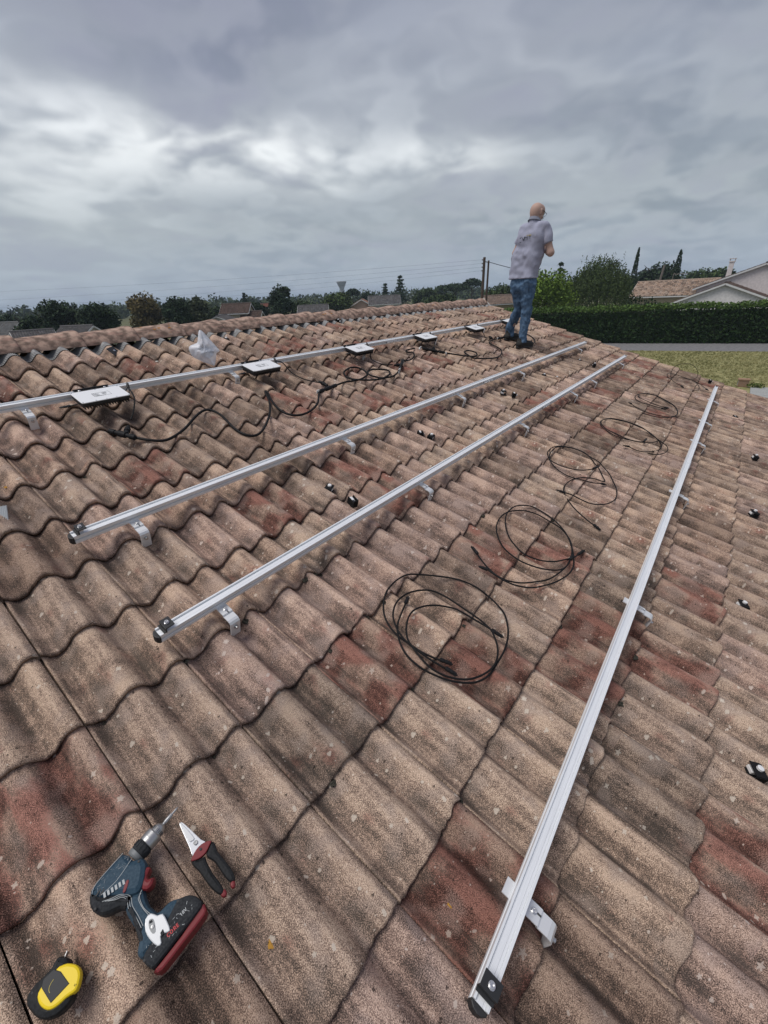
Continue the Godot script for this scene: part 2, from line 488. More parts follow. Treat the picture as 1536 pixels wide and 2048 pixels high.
var coils := [
	{"label": "nearest and largest loose coil of black cable, three loops, left of the long rail", "paths": [[[1.141,-0.777],[1.043,-0.811],[0.992,-0.845],[0.951,-0.892],[0.931,-0.942],[0.927,-0.999],[0.937,-1.050],[0.956,-1.104],[0.974,-1.139],[1.002,-1.177],[1.039,-1.211],[1.098,-1.234],[1.168,-1.236],[1.268,-1.230],[1.347,-1.210],[1.406,-1.180],[1.456,-1.136],[1.482,-1.081],[1.492,-1.033],[1.492,-0.966],[1.475,-0.896],[1.443,-0.833],[1.391,-0.765],[1.348,-0.717],[1.300,-0.678],[1.242,-0.660],[1.178,-0.662],[1.116,-0.678],[1.055,-0.714],[1.011,-0.760],[0.986,-0.812],[0.979,-0.860],[0.983,-0.909],[0.989,-0.966],[1.000,-1.008],[1.014,-1.048]], [[1.316,-1.138],[1.325,-1.082],[1.325,-1.030],[1.323,-0.951],[1.320,-0.886],[1.304,-0.823],[1.261,-0.777],[1.203,-0.748],[1.143,-0.741],[1.095,-0.750],[1.045,-0.777],[1.014,-0.812],[0.990,-0.857],[0.979,-0.912],[0.981,-0.971],[0.987,-1.027],[0.998,-1.087]], [[1.026,-0.864],[1.073,-0.838],[1.124,-0.828],[1.177,-0.841],[1.227,-0.873],[1.267,-0.919],[1.290,-0.970],[1.305,-1.041],[1.310,-1.090],[1.312,-1.135],[1.287,-1.167],[1.250,-1.200],[1.205,-1.222],[1.150,-1.231],[1.104,-1.222],[1.055,-1.202],[1.012,-1.172],[0.980,-1.131],[0.961,-1.091],[0.951,-1.041],[0.955,-0.990],[0.972,-0.938],[0.991,-0.898],[1.026,-0.864]]], "plugs": [[1.141,-0.777],[1.189,-0.759],[1.014,-1.048],[1.037,-1.101],[1.316,-1.138],[1.324,-1.199],[0.998,-1.087],[1.008,-1.141]]},
	{"label": "second coil of black cable, an oval with a coupling at its right end", "paths": [[[1.720,-0.849],[1.689,-0.898],[1.666,-0.951],[1.656,-1.006],[1.671,-1.059],[1.716,-1.117],[1.785,-1.170],[1.864,-1.213],[1.957,-1.238],[2.050,-1.251],[2.126,-1.246],[2.199,-1.235],[2.276,-1.205],[2.340,-1.160],[2.385,-1.094],[2.393,-1.016],[2.397,-0.944],[2.374,-0.882],[2.322,-0.831],[2.245,-0.793],[2.151,-0.783],[2.058,-0.802],[1.989,-0.836],[1.922,-0.893],[1.889,-0.947],[1.875,-1.006],[1.876,-1.058],[1.891,-1.113],[1.919,-1.167],[1.962,-1.216],[2.005,-1.241],[2.062,-1.252],[2.119,-1.248]], [[1.655,-0.946],[1.649,-1.000],[1.653,-1.058],[1.675,-1.115],[1.723,-1.172],[1.796,-1.219],[1.884,-1.254],[1.988,-1.281],[2.076,-1.282],[2.161,-1.257],[2.245,-1.217],[2.348,-1.146],[2.415,-1.055],[2.433,-0.972],[2.437,-0.880],[2.396,-0.823],[2.334,-0.795],[2.249,-0.791],[2.160,-0.812],[2.074,-0.855],[2.001,-0.912],[1.958,-0.969],[1.940,-1.030],[1.952,-1.088],[1.984,-1.142],[2.035,-1.190],[2.101,-1.229],[2.163,-1.259],[2.213,-1.269]]], "plugs": [[1.720,-0.849],[1.754,-0.790],[1.655,-0.946],[1.643,-0.896],[2.213,-1.269],[2.291,-1.285],[2.119,-1.248],[2.190,-1.246]]},
	{"label": "black cable coil with a stray tail hanging down towards the eave", "paths": [[[3.418,-1.016],[3.326,-0.965],[3.260,-0.912],[3.228,-0.849],[3.216,-0.779],[3.233,-0.717],[3.304,-0.668],[3.371,-0.646],[3.469,-0.647],[3.563,-0.672],[3.617,-0.719],[3.658,-0.786],[3.669,-0.862],[3.639,-0.923],[3.554,-0.998],[3.500,-1.047],[3.402,-1.102],[3.329,-1.140],[3.299,-1.138],[3.273,-1.076],[3.221,-1.020],[3.161,-0.981],[3.078,-0.951],[2.984,-0.940],[2.894,-0.948],[2.819,-0.982],[2.757,-1.029],[2.697,-1.091],[2.655,-1.153],[2.625,-1.215],[2.609,-1.247]], [[3.241,-1.135],[3.181,-1.078],[3.136,-1.022],[3.101,-0.963],[3.093,-0.895],[3.118,-0.814],[3.183,-0.746],[3.257,-0.701],[3.346,-0.673],[3.457,-0.667],[3.545,-0.684],[3.594,-0.721],[3.646,-0.790],[3.656,-0.866],[3.632,-0.941],[3.603,-1.010],[3.553,-1.073],[3.472,-1.142],[3.376,-1.193],[3.270,-1.241],[3.161,-1.271],[3.067,-1.272],[2.969,-1.245],[2.899,-1.200],[2.862,-1.146],[2.853,-1.085],[2.853,-1.024],[2.832,-0.978]]], "plugs": [[3.418,-1.016],[3.550,-1.039],[3.241,-1.135],[3.268,-1.169],[2.609,-1.247],[2.595,-1.303],[2.832,-0.978],[2.814,-0.917]]},
	{"label": "long flat oval cable coil lying on a dark red tile", "paths": [[[4.257,-1.136],[4.245,-1.201],[4.286,-1.261],[4.382,-1.317],[4.500,-1.360],[4.621,-1.370],[4.716,-1.346],[4.795,-1.295],[4.885,-1.231],[4.934,-1.154],[4.936,-1.077],[4.922,-0.990],[4.881,-0.894],[4.825,-0.822],[4.727,-0.774],[4.614,-0.764],[4.513,-0.797],[4.423,-0.877],[4.391,-0.958],[4.400,-1.035],[4.439,-1.115],[4.497,-1.187],[4.574,-1.249],[4.657,-1.288],[4.763,-1.318]], [[4.549,-1.212],[4.477,-1.167],[4.428,-1.094],[4.412,-1.014],[4.427,-0.938],[4.467,-0.859],[4.567,-0.783],[4.692,-0.769],[4.833,-0.813],[4.901,-0.890],[4.942,-0.986],[4.949,-1.101],[4.899,-1.179],[4.824,-1.254],[4.754,-1.320],[4.718,-1.390],[4.659,-1.422],[4.541,-1.427],[4.413,-1.396],[4.322,-1.349],[4.280,-1.295]]], "plugs": [[4.257,-1.136],[4.225,-1.082],[4.549,-1.212],[4.692,-1.216]]},
	{"label": "small flat cable coil with two plugs inside its loop", "paths": [[[5.659,-0.864],[5.587,-0.936],[5.560,-1.012],[5.577,-1.093],[5.634,-1.188],[5.710,-1.266],[5.866,-1.327],[6.024,-1.342],[6.181,-1.316],[6.308,-1.248],[6.384,-1.147],[6.431,-1.047],[6.405,-0.950],[6.322,-0.870],[6.166,-0.830],[6.012,-0.833],[5.910,-0.880],[5.895,-0.950],[5.936,-1.068],[5.975,-1.156]], [[6.042,-1.182],[6.015,-1.091],[6.024,-0.979],[6.047,-0.891],[6.104,-0.849],[6.252,-0.852],[6.394,-0.913],[6.432,-1.016],[6.407,-1.128],[6.346,-1.228],[6.217,-1.296],[6.014,-1.337],[5.805,-1.329],[5.639,-1.256],[5.526,-1.171],[5.479,-1.083],[5.433,-1.022]]], "plugs": [[5.659,-0.864],[5.687,-0.821],[5.962,-1.158],[5.990,-1.211],[6.042,-1.182],[6.098,-1.232]]},
]
var coil_far := {"loop": [[8.046,-1.259,0.065],[8.048,-1.301,0.088],[8.049,-1.308,0.129],[8.048,-1.284,0.181],[8.046,-1.225,0.228],[8.043,-1.149,0.251],[8.038,-1.072,0.239],[8.032,-0.994,0.193],[8.028,-0.962,0.136],[8.027,-0.965,0.067],[8.027,-0.986,0.012]], "paths": [[[7.883,-0.993],[7.935,-1.047],[8.123,-1.132],[8.204,-1.231],[8.209,-1.317],[8.043,-1.382],[7.877,-1.421],[7.658,-1.411],[7.573,-1.379]], [[8.218,-1.259],[8.224,-1.156],[8.238,-1.067],[8.200,-0.975],[8.128,-0.933],[7.933,-0.942],[7.800,-0.986],[7.757,-1.028],[7.629,-1.108],[7.576,-1.190]], [[8.218,-1.259],[8.198,-1.332],[8.129,-1.402],[8.037,-1.459],[7.958,-1.500]]], "plugs": [[7.576,-1.190],[7.532,-1.236],[7.958,-1.500],[7.910,-1.544],[7.757,-1.028],[7.823,-0.976]]}
var trunk := [[[0.915,1.139],[0.957,1.071],[1.019,1.032],[1.089,1.039],[1.210,1.103],[1.377,1.229],[1.471,1.256],[1.504,1.158],[1.469,0.966],[1.468,0.845],[1.522,0.796],[1.622,0.834],[1.802,0.992],[1.936,1.158],[2.014,1.304],[2.036,1.325],[2.023,1.278],[1.977,1.192],[1.936,1.099],[1.915,0.999],[1.927,0.925],[1.972,0.880],[2.051,0.872],[2.150,0.899],[2.269,0.966],[2.363,1.054],[2.433,1.118]], [[2.677,1.152],[2.795,1.158],[2.908,1.151],[3.004,1.147],[3.096,1.167],[3.163,1.199],[3.217,1.286],[3.212,1.363],[3.152,1.397],[3.048,1.377],[2.961,1.327],[2.914,1.248],[2.923,1.188],[2.966,1.124],[3.050,1.078],[3.177,1.046],[3.293,1.061],[3.397,1.097],[3.438,1.157],[3.387,1.218],[3.301,1.251],[3.198,1.225],[3.157,1.162],[3.181,1.098],[3.241,1.070],[3.373,1.052],[3.481,1.075],[3.617,1.137]], [[3.901,1.307],[3.949,1.279],[4.068,1.296],[4.199,1.358],[4.258,1.423],[4.219,1.454],[4.226,1.504],[4.331,1.520],[4.419,1.508]], [[4.724,1.255],[4.814,1.167],[4.897,1.082],[5.017,1.019],[5.114,1.001],[5.201,1.064],[5.159,1.155],[5.031,1.144],[4.976,1.052],[4.972,0.968],[5.090,0.899],[5.289,0.842],[5.515,0.852],[5.779,0.956],[5.867,1.071],[5.912,1.216],[6.106,1.284],[6.350,1.290]], [[6.916,1.265],[7.286,1.208],[7.143,1.009],[6.856,0.909],[6.785,0.979],[6.865,1.109]]]
var joints := [[0.829,1.282],[0.912,1.131],[0.889,1.202],[0.981,1.335],[2.425,1.110],[2.667,1.144],[2.582,1.172],[2.575,1.259],[3.605,1.128],[3.887,1.298],[3.747,1.213],[3.628,1.246],[4.531,1.472],[4.707,1.246],[4.650,1.376],[4.781,1.462],[6.328,1.281],[6.892,1.256],[6.199,1.321],[6.359,1.579]]

# ---------------------------------------------------------------- the tiled roof
const LICHEN := [[0.067, -1.163, 0.95], [0.422, -1.478, 0.6], [0.25, 1.084, 0.9], [0.61, -0.21, 0.5]]
var prof_pts := [[0.0, -0.003], [0.03, -0.0132], [0.06, -0.0252], [0.1, -0.0372], [0.145, -0.0414], [0.195, -0.036], [0.25, -0.018], [0.32, 0.0072], [0.39, 0.024], [0.46, 0.027], [0.53, 0.0168], [0.585, -0.0084], [0.635, -0.0324], [0.69, -0.0384], [0.735, -0.0312], [0.79, -0.0084], [0.85, 0.0132], [0.9, 0.0204], [0.95, 0.015], [1.0, 0.0005]]

func prof(t: float) -> float:
	var m := prof_pts.size()
	var k := 0
	while k < m - 2 and t > prof_pts[k + 1][0]:
		k += 1
	var a: float = prof_pts[k][0]
	var b: float = prof_pts[k + 1][0]
	var f: float = (t - a) / (b - a)
	var p0: float = prof_pts[max(k - 1, 0)][1]
	var p3: float = prof_pts[min(k + 2, m - 1)][1]
	return cubic_interpolate(prof_pts[k][1], prof_pts[k + 1][1], p0, p3, clamp(f, 0.0, 1.0))

func surf(u: float, v: float) -> float:        # height of the tile surface at a roof point
	var t: float = u / TW - floor(u / TW)
	var j: float = ceil(-v / TG)
	var up := v + j * TG                       # distance above the tail of this tile
	return prof(t) - 0.026 * up / TG

func tile_geo(seed_: int, chip: bool) -> Array:
	# arrays of one tile: x across, y off the roof, z down the slope; tail at z = 0
	var r := RandomNumberGenerator.new()
	r.seed = seed_
	var nz := FastNoiseLite.new()
	nz.seed = seed_
	nz.frequency = 14.0
	var nx := 29
	var rows := [[-0.40, 0.0], [-0.30, 0.0], [-0.2, 0.0], [-0.1, 0.0], [-0.03, 0.0], [-0.010, -0.0008], [-0.003, -0.0035], [0.001, -0.009], [0.0, -0.0205], [-0.06, -0.0215]]
	var pts := []
	var warp := r.randf_range(-0.004, 0.004)
	var bend := r.randf_range(-0.0025, 0.0025)
	for q in rows.size():
		var row := []
		for i in nx:
			var t: float = max(0.0, float(i - 2) / (nx - 3))
			var x := -TW + t * TW
			if i == 0:
				x -= 0.016
			elif i == 2:
				x += 0.0012
			elif i == nx - 1:
				x -= 0.0042
			var z: float = rows[q][0]
			var y: float = prof(t) + rows[q][1] + 0.026 * z / TG
			if i < 2:
				y -= 0.019
			y += nz.get_noise_2d(t * 1.0 + 3.0, z) * 0.0016
			if z > -0.02:
				z += nz.get_noise_2d(t * 2.2, 7.0) * 0.0055 + nz.get_noise_2d(t * 8.0, 2.0) * 0.0024
				y += nz.get_noise_2d(t * 4.0, 11.0) * 0.0014
				if chip and t > 0.80 and t < 0.975:
					var dd: float = sin((t - 0.80) / 0.175 * PI)
					z -= dd * (0.012 + 0.006 * nz.get_noise_2d(t * 9.0, 4.0))
					if q >= 5 and q < 8:
						y -= dd * 0.005
			z += warp * t + bend * sin(t * PI)
			row.append(Vector3(x, y, z))
		pts.append(row)
	var v := PackedVector3Array(); var n := PackedVector3Array(); var uv := PackedVector2Array()
	var nrm := []
	for q in pts.size():
		var row := []
		for i in nx:
			var a: Vector3 = pts[q][max(i - 1, 0)]
			var b: Vector3 = pts[q][min(i + 1, nx - 1)]
			var c: Vector3 = pts[max(q - 1, 0)][i]
			var d: Vector3 = pts[min(q + 1, pts.size() - 1)][i]
			var m := (d - c).cross(b - a).normalized()
			if q < 6 and m.y < 0:
				m = -m
			row.append(m)
		nrm.append(row)
	for q in pts.size() - 1:
		for i in nx - 1:
			for w in [[q, i], [q, i + 1], [q + 1, i + 1], [q, i], [q + 1, i + 1], [q + 1, i]]:
				var p: Vector3 = pts[w[0]][w[1]]
				v.append(p)
				n.append(nrm[w[0]][w[1]])
				var zz: float = p.z
				if w[0] >= 8:
					zz = 0.016 + (0.0 if w[0] == 8 else 0.05)
				uv.append(Vector2((p.x + TW) / TW, zz / 1.6))
	# right flank
	for q in 8:
		var a: Vector3 = pts[q][nx - 1]
		var b: Vector3 = pts[q + 1][nx - 1]
		var a2 := a - Vector3(0.0, 0.0125 + rows[q][1] * 0.7, 0)
		var b2 := b - Vector3(0.0, max(0.0, 0.0125 + rows[q + 1][1] * 0.7), 0)
		for p in [a, b, b2, a, b2, a2]:
			v.append(p); n.append(Vector3(1, 0, 0)); uv.append(Vector2(0.985, p.z / 1.6))
	return [v, n, uv]

func tile_skin(kind: int) -> ImageTexture:
	# one tile wide, four tiles long: weathered concrete with grain, streaks, oxide, lichen
	var w := 512
	var h := 2048
	var make := func(sd: int, fr: float, ww: int, hh: int, oct: int) -> PackedByteArray:
		var f := FastNoiseLite.new()
		f.seed = sd; f.frequency = fr; f.fractal_octaves = oct
		var im := f.get_image(ww, hh)
		im.convert(Image.FORMAT_L8)
		if ww != w or hh != h:
			im.resize(w, h, Image.INTERPOLATE_CUBIC)
		return im.get_data()
	var big: PackedByteArray = make.call(kind * 31 + 1, 0.010, 256, 1024, 4)       # blotches
	var streak: PackedByteArray = make.call(kind * 31 + 2, 0.022, 512, 220, 3)     # runs down the tile
	var mid: PackedByteArray = make.call(kind * 31 + 3, 0.05, 512, 2048, 3)        # mottling
	var grain: PackedByteArray = make.call(kind * 31 + 4, 0.20, 512, 2048, 2)      # sand grains
	var red: PackedByteArray = make.call(kind * 31 + 5, 0.009, 256, 700, 3)
	var mauve: PackedByteArray = make.call(kind * 31 + 6, 0.010, 256, 800, 3)
	var rr := RandomNumberGenerator.new()
	rr.seed = 900 + kind
	var band := PackedFloat32Array()      # relief shade painted in, with bared sand on rolls and dirt in troughs
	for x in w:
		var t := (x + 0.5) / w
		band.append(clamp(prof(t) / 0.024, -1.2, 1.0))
	var sand := Color(0.815, 0.750, 0.685)           # sRGB
	var sand2 := Color(0.755, 0.690, 0.620)
	var brown := Color(0.590, 0.528, 0.482)
	var dark := Color(0.370, 0.347, 0.325)
	var oxide := Color(0.485, 0.352, 0.322)
	var grey := Color(0.670, 0.630, 0.600)
	var out := PackedByteArray()
	out.resize(w * h * 3)
	var red_at: float = [0.85, 0.74, 0.30, 0.80][kind]
	for y in h:
		for x in w:
			var i := y * w + x
			var bg := big[i] / 255.0
			var st := streak[i] / 255.0
			var md := mid[i] / 255.0
			var gr := grain[i] / 255.0
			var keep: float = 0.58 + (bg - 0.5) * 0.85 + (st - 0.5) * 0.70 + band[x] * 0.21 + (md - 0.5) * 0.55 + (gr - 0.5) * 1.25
			keep = clamp(keep, 0.0, 1.0)
			var r: float; var g: float; var b: float
			if keep > 0.5:
				var t := (keep - 0.5) * 2.0
				r = lerp(brown.r, lerp(sand2.r, sand.r, md), t); g = lerp(brown.g, lerp(sand2.g, sand.g, md), t); b = lerp(brown.b, lerp(sand2.b, sand.b, md), t)
			else:
				var t := keep * 2.0
				r = lerp(dark.r, brown.r, t); g = lerp(dark.g, brown.g, t); b = lerp(dark.b, brown.b, t)
			var ro: float = smoothstep(red_at, red_at + 0.34, red[i] / 255.0 + (st - 0.5) * 0.2 + (gr - 0.5) * 0.5)
			if ro > 0.0:
				ro *= 0.78
				var lum := 0.55 + keep * 0.75
				r = lerp(r, oxide.r * lum, ro); g = lerp(g, oxide.g * lum, ro); b = lerp(b, oxide.b * lum, ro)
			var mo: float = smoothstep(0.55, 0.85, mauve[i] / 255.0 + (gr - 0.5) * 0.3) * 0.55
			if mo > 0.0:
				r = lerp(r, grey.r, mo); g = lerp(g, grey.g, mo); b = lerp(b, grey.b, mo)
			var k: float = 1.0 + (gr - 0.5) * 0.50
			var sp := rr.randf()
			if sp > 0.972:
				k *= 1.30
			elif sp < 0.03:
				k *= 0.62
			out[i * 3] = int(clamp(r * k, 0.0, 1.0) * 255.0)
			out[i * 3 + 1] = int(clamp(g * k, 0.0, 1.0) * 255.0)
			out[i * 3 + 2] = int(clamp(b * k, 0.0, 1.0) * 255.0)
	var im := Image.create_from_data(w, h, false, Image.FORMAT_RGB8, out)
	# lichen discs, droppings, dark moss dots, pits
	for q in 210:
		var cx := rr.randf_range(10, w - 10)
		var cy := rr.randf_range(10, h - 10)
		var pick := rr.randf()
		var rad := rr.randf_range(2.0, 5.0)
		var colr := Color(0.88, 0.87, 0.83)
		var solid := 0.92
		if pick < 0.16:
			rad = rr.randf_range(7.0, 14.0); colr = Color(0.84, 0.83, 0.79)
		elif pick < 0.42:
			rad = rr.randf_range(2.5, 7.0); colr = Color(0.20, 0.185, 0.175); solid = 0.75
		elif pick < 0.50:
			rad = rr.randf_range(4.0, 7.0); colr = Color(0.86, 0.85, 0.82)
		var ring := pick > 0.46 and pick < 0.50
		var ph := rr.randf() * TAU
		var am := rr.randf_range(0.1, 0.35)
		var lob := rr.randi_range(2, 5)
		for yy in range(int(cy - rad * 1.5), int(cy + rad * 1.5) + 1):
			for xx in range(int(cx - rad * 1.5), int(cx + rad * 1.5) + 1):
				if xx < 0 or yy < 0 or xx >= w or yy >= h:
					continue
				var dx := xx - cx
				var dy := (yy - cy) * 1.21
				var an := atan2(dy, dx)
				var rd := sqrt(dx * dx + dy * dy) / (rad * (1.0 + am * sin(an * lob + ph) + 0.10 * sin(an * 9.0 + ph)))
				if rd > 1.0 or (ring and rd < 0.62):
					continue
				var a: float = solid * smoothstep(1.0, 0.8, rd) * rr.randf_range(0.75, 1.0)
				im.set_pixel(xx, yy, im.get_pixel(xx, yy).lerp(colr, a))
	return ImageTexture.create_from_image(im)

func build_house_roof() -> void:
	var house := thing("tiled_house", "the house whose weathered double-roll tiled roof fills the foreground", "house", Vector3(0.5, 0, 0))
	house.position = Vector3.ZERO
	# skins
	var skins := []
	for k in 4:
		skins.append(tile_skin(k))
	var bn := FastNoiseLite.new()
	bn.seed = 3; bn.frequency = 0.22; bn.fractal_octaves = 3
	var bim := bn.get_image(512, 2048)
	bim.convert(Image.FORMAT_RGBA8)
	bim.bump_map_to_normal_map(1.6)
	var bump := ImageTexture.create_from_image(bim)
	var tile_mats := []
	# five families of tile, as they were sorted on the pallet: sandy, brown, mauve, dark, oxide red
	var families := [
		[[0, 3, 0, 1], [Color(0.955, 0.915, 0.89), Color(0.935, 0.89, 0.86), Color(0.965, 0.91, 0.88), Color(0.905, 0.865, 0.845)]],
		[[0, 1, 3, 1], [Color(0.88, 0.835, 0.81), Color(0.84, 0.80, 0.78), Color(0.90, 0.84, 0.815), Color(0.81, 0.77, 0.755)]],
		[[3, 0, 1, 3], [Color(0.96, 0.90, 0.89), Color(0.92, 0.865, 0.86), Color(0.98, 0.925, 0.915), Color(0.90, 0.85, 0.85)]],
		[[1, 0, 3, 1], [Color(0.78, 0.74, 0.72), Color(0.74, 0.70, 0.68), Color(0.80, 0.77, 0.755), Color(0.77, 0.72, 0.70)]],
		[[2, 2, 2, 2], [Color(0.84, 0.785, 0.765), Color(0.90, 0.845, 0.825), Color(0.80, 0.74, 0.72), Color(0.86, 0.80, 0.78)]]]
	var fam_start := []
	for fm in families:
		fam_start.append(tile_mats.size())
		for k in 8:
			var m := StandardMaterial3D.new()
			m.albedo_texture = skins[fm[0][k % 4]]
			m.albedo_color = fm[1][(k * 3 + k / 4) % 4]
			m.roughness = 0.92
			m.metallic_specular = 0.25
			m.normal_enabled = true
			m.normal_texture = bump
			m.normal_scale = 1.0
			m.uv1_offset = Vector3(0, rng.randf(), 0)
			tile_mats.append(m)
	var known := {}
	for q in [[1, 0], [1, 1], [1, 3], [1, 4], [2, 0], [2, 4], [3, 1], [3, 4], [3, 5], [5, 4], [5, 6], [6, 7], [2, 1], [4, 3]]:
		known[Vector2i(q[0], q[1])] = 0
	for q in [[2, 2], [3, 2], [4, 2], [5, 1], [6, -2], [8, 2], [9, 0], [9, 6], [10, 4], [3, 0], [2, -1]]:
		known[Vector2i(q[0], q[1])] = 2
	for q in [[1, -1], [2, 3], [2, 6], [3, -7], [4, 6], [7, 5], [12, 5], [2, 5]]:
		known[Vector2i(q[0], q[1])] = 3
	for q in [[0, 2], [2, 5], [3, -2], [3, 3], [4, 0], [4, 4], [4, 7], [5, -6], [5, 5], [6, 1], [6, 5], [6, 6], [7, -3], [7, 4], [8, 6], [9, -6], [12, -3], [14, 1], [14, 3], [15, 1], [18, 4]]:
		known[Vector2i(q[0], q[1])] = 4
	print(" skins")
	# meshes
	var shapes := []
	var arrays := []
	for k in 12:
		var a := tile_geo(100 + k, k >= 8)
		arrays.append(a)
		var arr := []
		arr.resize(Mesh.ARRAY_MAX)
		arr[Mesh.ARRAY_VERTEX] = a[0]; arr[Mesh.ARRAY_NORMAL] = a[1]; arr[Mesh.ARRAY_TEX_UV] = a[2]
		var tans := PackedFloat32Array()
		for q in a[0].size():
			tans.append_array(PackedFloat32Array([1.0, 0.0, 0.0, 1.0]))
		arr[Mesh.ARRAY_TANGENT] = tans
		var am := ArrayMesh.new()
		am.add_surface_from_arrays(Mesh.PRIMITIVE_TRIANGLES, arr)
		shapes.append(am)
	# the boarding below the tiles carries them
	var dk := Geo.new()
	var ua := -7.0 * TW
	var ub := 27.0 * TW
	var va := -14.0 * TG
	for s in [0, 1]:
		var q := []
		for w in [[ua, va, -0.10], [ub, va, -0.10], [ub, V_RIDGE, -0.10], [ua, V_RIDGE, -0.10]]:
			var p := rp(w[0], w[1], w[2])
			if s == 1:
				var zr := -V_RIDGE * CS
				p.z = 2.0 * zr - p.z
			q.append(p)
		dk.quad(q[0], q[1], q[2], q[3])
	var roof := part("roof", dk, mat("felt", Color(0.05, 0.045, 0.04), 0.95), house)
	# choose which tiles are built singly
	var all := []
	for j in range(-8, 14):
		for i in range(-6, 28):
			if j == -8 :
				continue
			var p := rp((i - 0.5) * TW, -j * TG + 0.17, 0.0)
			var q := CAM_B.inverse() * (p - CAM_POS)
			var score := -1.0
			if q.z < -0.2:
				var sx := 768.0 + 830.0 * q.x / -q.z
				var sy := 1024.0 - 830.0 * q.y / -q.z
				if sx > -150 and sx < 1690 and sy < 2200:
					var dist := (p - CAM_POS).length()
					score = abs((CAM_POS - p).normalized().dot(rb().y)) / (dist * dist)
			all.append([score, i, j])
	all.sort_custom(func(a, b): return a[0] > b[0])
	var rest := {}
	for k in all.size():
		var i: int = all[k][1]
		var j: int = all[k][2]
		var h := (i * 73 + j * 151 + 4001) % 997
		var r := RandomNumberGenerator.new()
		r.seed = h * 7919 + i * 31 + j
		var pick := r.randf()
		var fam := 0 if pick < 0.33 else (1 if pick < 0.61 else (2 if pick < 0.83 else (3 if pick < 0.93 else 4)))
		fam = known.get(Vector2i(i, j), fam)
		var mi: int = fam_start[fam] + r.randi() % 8
		var si := r.randi() % shapes.size()
		var b := rb() * Basis(Vector3.UP, r.randf_range(-0.006, 0.006)) * Basis(Vector3.FORWARD, r.randf_range(-0.004, 0.004))
		var t := Transform3D(b, rp(i * TW + r.randf_range(-0.0015, 0.0015), -j * TG + r.randf_range(-0.004, 0.004), r.randf_range(-0.001, 0.0015)))
		if k < 300:
			part("roof_tile", shapes[si], tile_mats[mi], roof, t)
		else:
			if not rest.has(mi):
				rest[mi] = [PackedVector3Array(), PackedVector3Array(), PackedVector2Array()]
			var src: Array = arrays[si]
			rest[mi][0].append_array(t * src[0])
			var nn := PackedVector3Array()
			for q in src[1]:
				nn.append(b * q)
			rest[mi][1].append_array(nn)
			rest[mi][2].append_array(src[2])
	var far := ArrayMesh.new()
	var idx := 0
	for mi in rest:
		var arr := []
		arr.resize(Mesh.ARRAY_MAX)
		arr[Mesh.ARRAY_VERTEX] = rest[mi][0]; arr[Mesh.ARRAY_NORMAL] = rest[mi][1]; arr[Mesh.ARRAY_TEX_UV] = rest[mi][2]
		far.add_surface_from_arrays(Mesh.PRIMITIVE_TRIANGLES, arr)
		far.surface_set_material(idx, tile_mats[mi])
		idx += 1
	var fo := MeshInstance3D.new()
	fo.name = "roof_tile_field"
	fo.mesh = far
	roof.add_child(fo, true)
	fo.set_meta("kind", "stuff")
	# far slope
	var bs := Geo.new()
	var zr := -V_RIDGE * CS
	for j in range(-7, 14):
		for i in range(-6, 28):
			for s in 8:
				var q := []
				for w in [[s, 0.0], [s + 1, 0.0], [s + 1, 1.0], [s, 1.0]]:
					var t: float = w[0] / 8.0
					var p := rp((i - 1 + t) * TW, -j * TG + w[1] * TG, prof(t) - 0.026 * w[1])
					p.z = 2.0 * zr - p.z
					q.append(p)
				bs.quad(q[0], q[1], q[2], q[3])
	var bo := part("rear_roof_tile_field", bs, noise_mat("rear_tile", Color(0.16, 0.115, 0.085), Color(0.3, 0.22, 0.165), 0.03, 1.2, 0.95, 0.4), roof)
	bo.set_meta("kind", "stuff")
	# pleated flashing below the ridge tiles
	var fl := Geo.new()
	var prev := []
	var um := -6.0 * TW
	var step := 0.0055
	var cnt := int((27.0 * TW - um) / step)
	for k in cnt:
		var u := um + k * step
		var row := []
		for q in 4:
			var vv: float = [2.77, 2.72, 2.68, 2.672][q]
			var pl: float = (0.0016 if k % 2 == 0 else -0.0016) * [0.2, 1.0, 1.2, 1.0][q]
			row.append(rp(u, vv + (0.004 * sin(u * 31.0) if q == 3 else 0.0), surf(u, min(vv, 2.70)) + 0.006 + pl + (0.012 if q == 0 else 0.0)))
		if k > 0:
			for q in 3:
				fl.quad(prev[q], row[q], row[q + 1], prev[q + 1])
		prev = row
	part("ridge_flashing", fl, mat("flashing", Color(0.21, 0.212, 0.215), 0.6, 0.2), roof)
	# ridge tiles, each overlapping the next
	var rmats := []
	for k in 4:
		var m := StandardMaterial3D.new()
		m.albedo_texture = ridge_skin(k)
		m.roughness = 0.92
		m.metallic_specular = 0.25
		m.uv1_scale = Vector3(1, 1, 1)
		rmats.append(m)
	var rg := []
	for k in 4:
		rg.append(ridge_geo(40 + k))
	var uu := -2.2
	var c := 0
	while uu < 8.62:
		var m := part("ridge_tile", rg[c % 4], rmats[(c * 3 + c / 4) % 4], roof, Transform3D(Basis(Vector3.RIGHT, rng.randf_range(-0.02, 0.02)), rp(uu, V_RIDGE, 0.0)))
		m.position.y += rng.randf_range(-0.004, 0.004)
		uu += 0.44
		c += 1
	# closing mortar under the ridge
	var mo := Geo.new()
	for s in [-1, 1]:
		var zz := -V_RIDGE * CS
		var a := rp(-2.2, V_RIDGE - 0.12, -0.02); var b := rp(8.85, V_RIDGE - 0.12, -0.02)
		var a2 := rp(-2.2, V_RIDGE, 0.05); var b2 := rp(8.85, V_RIDGE, 0.05)
		if s == 1:
			for_mirror(mo, [a, b, b2, a2], zz)
		else:
			mo.quad(a, b, b2, a2)
	part("ridge_mortar", mo, mat("dark_mortar", Color(0.07, 0.06, 0.055), 0.95), roof)
	# walls below
	var wl := Geo.new()
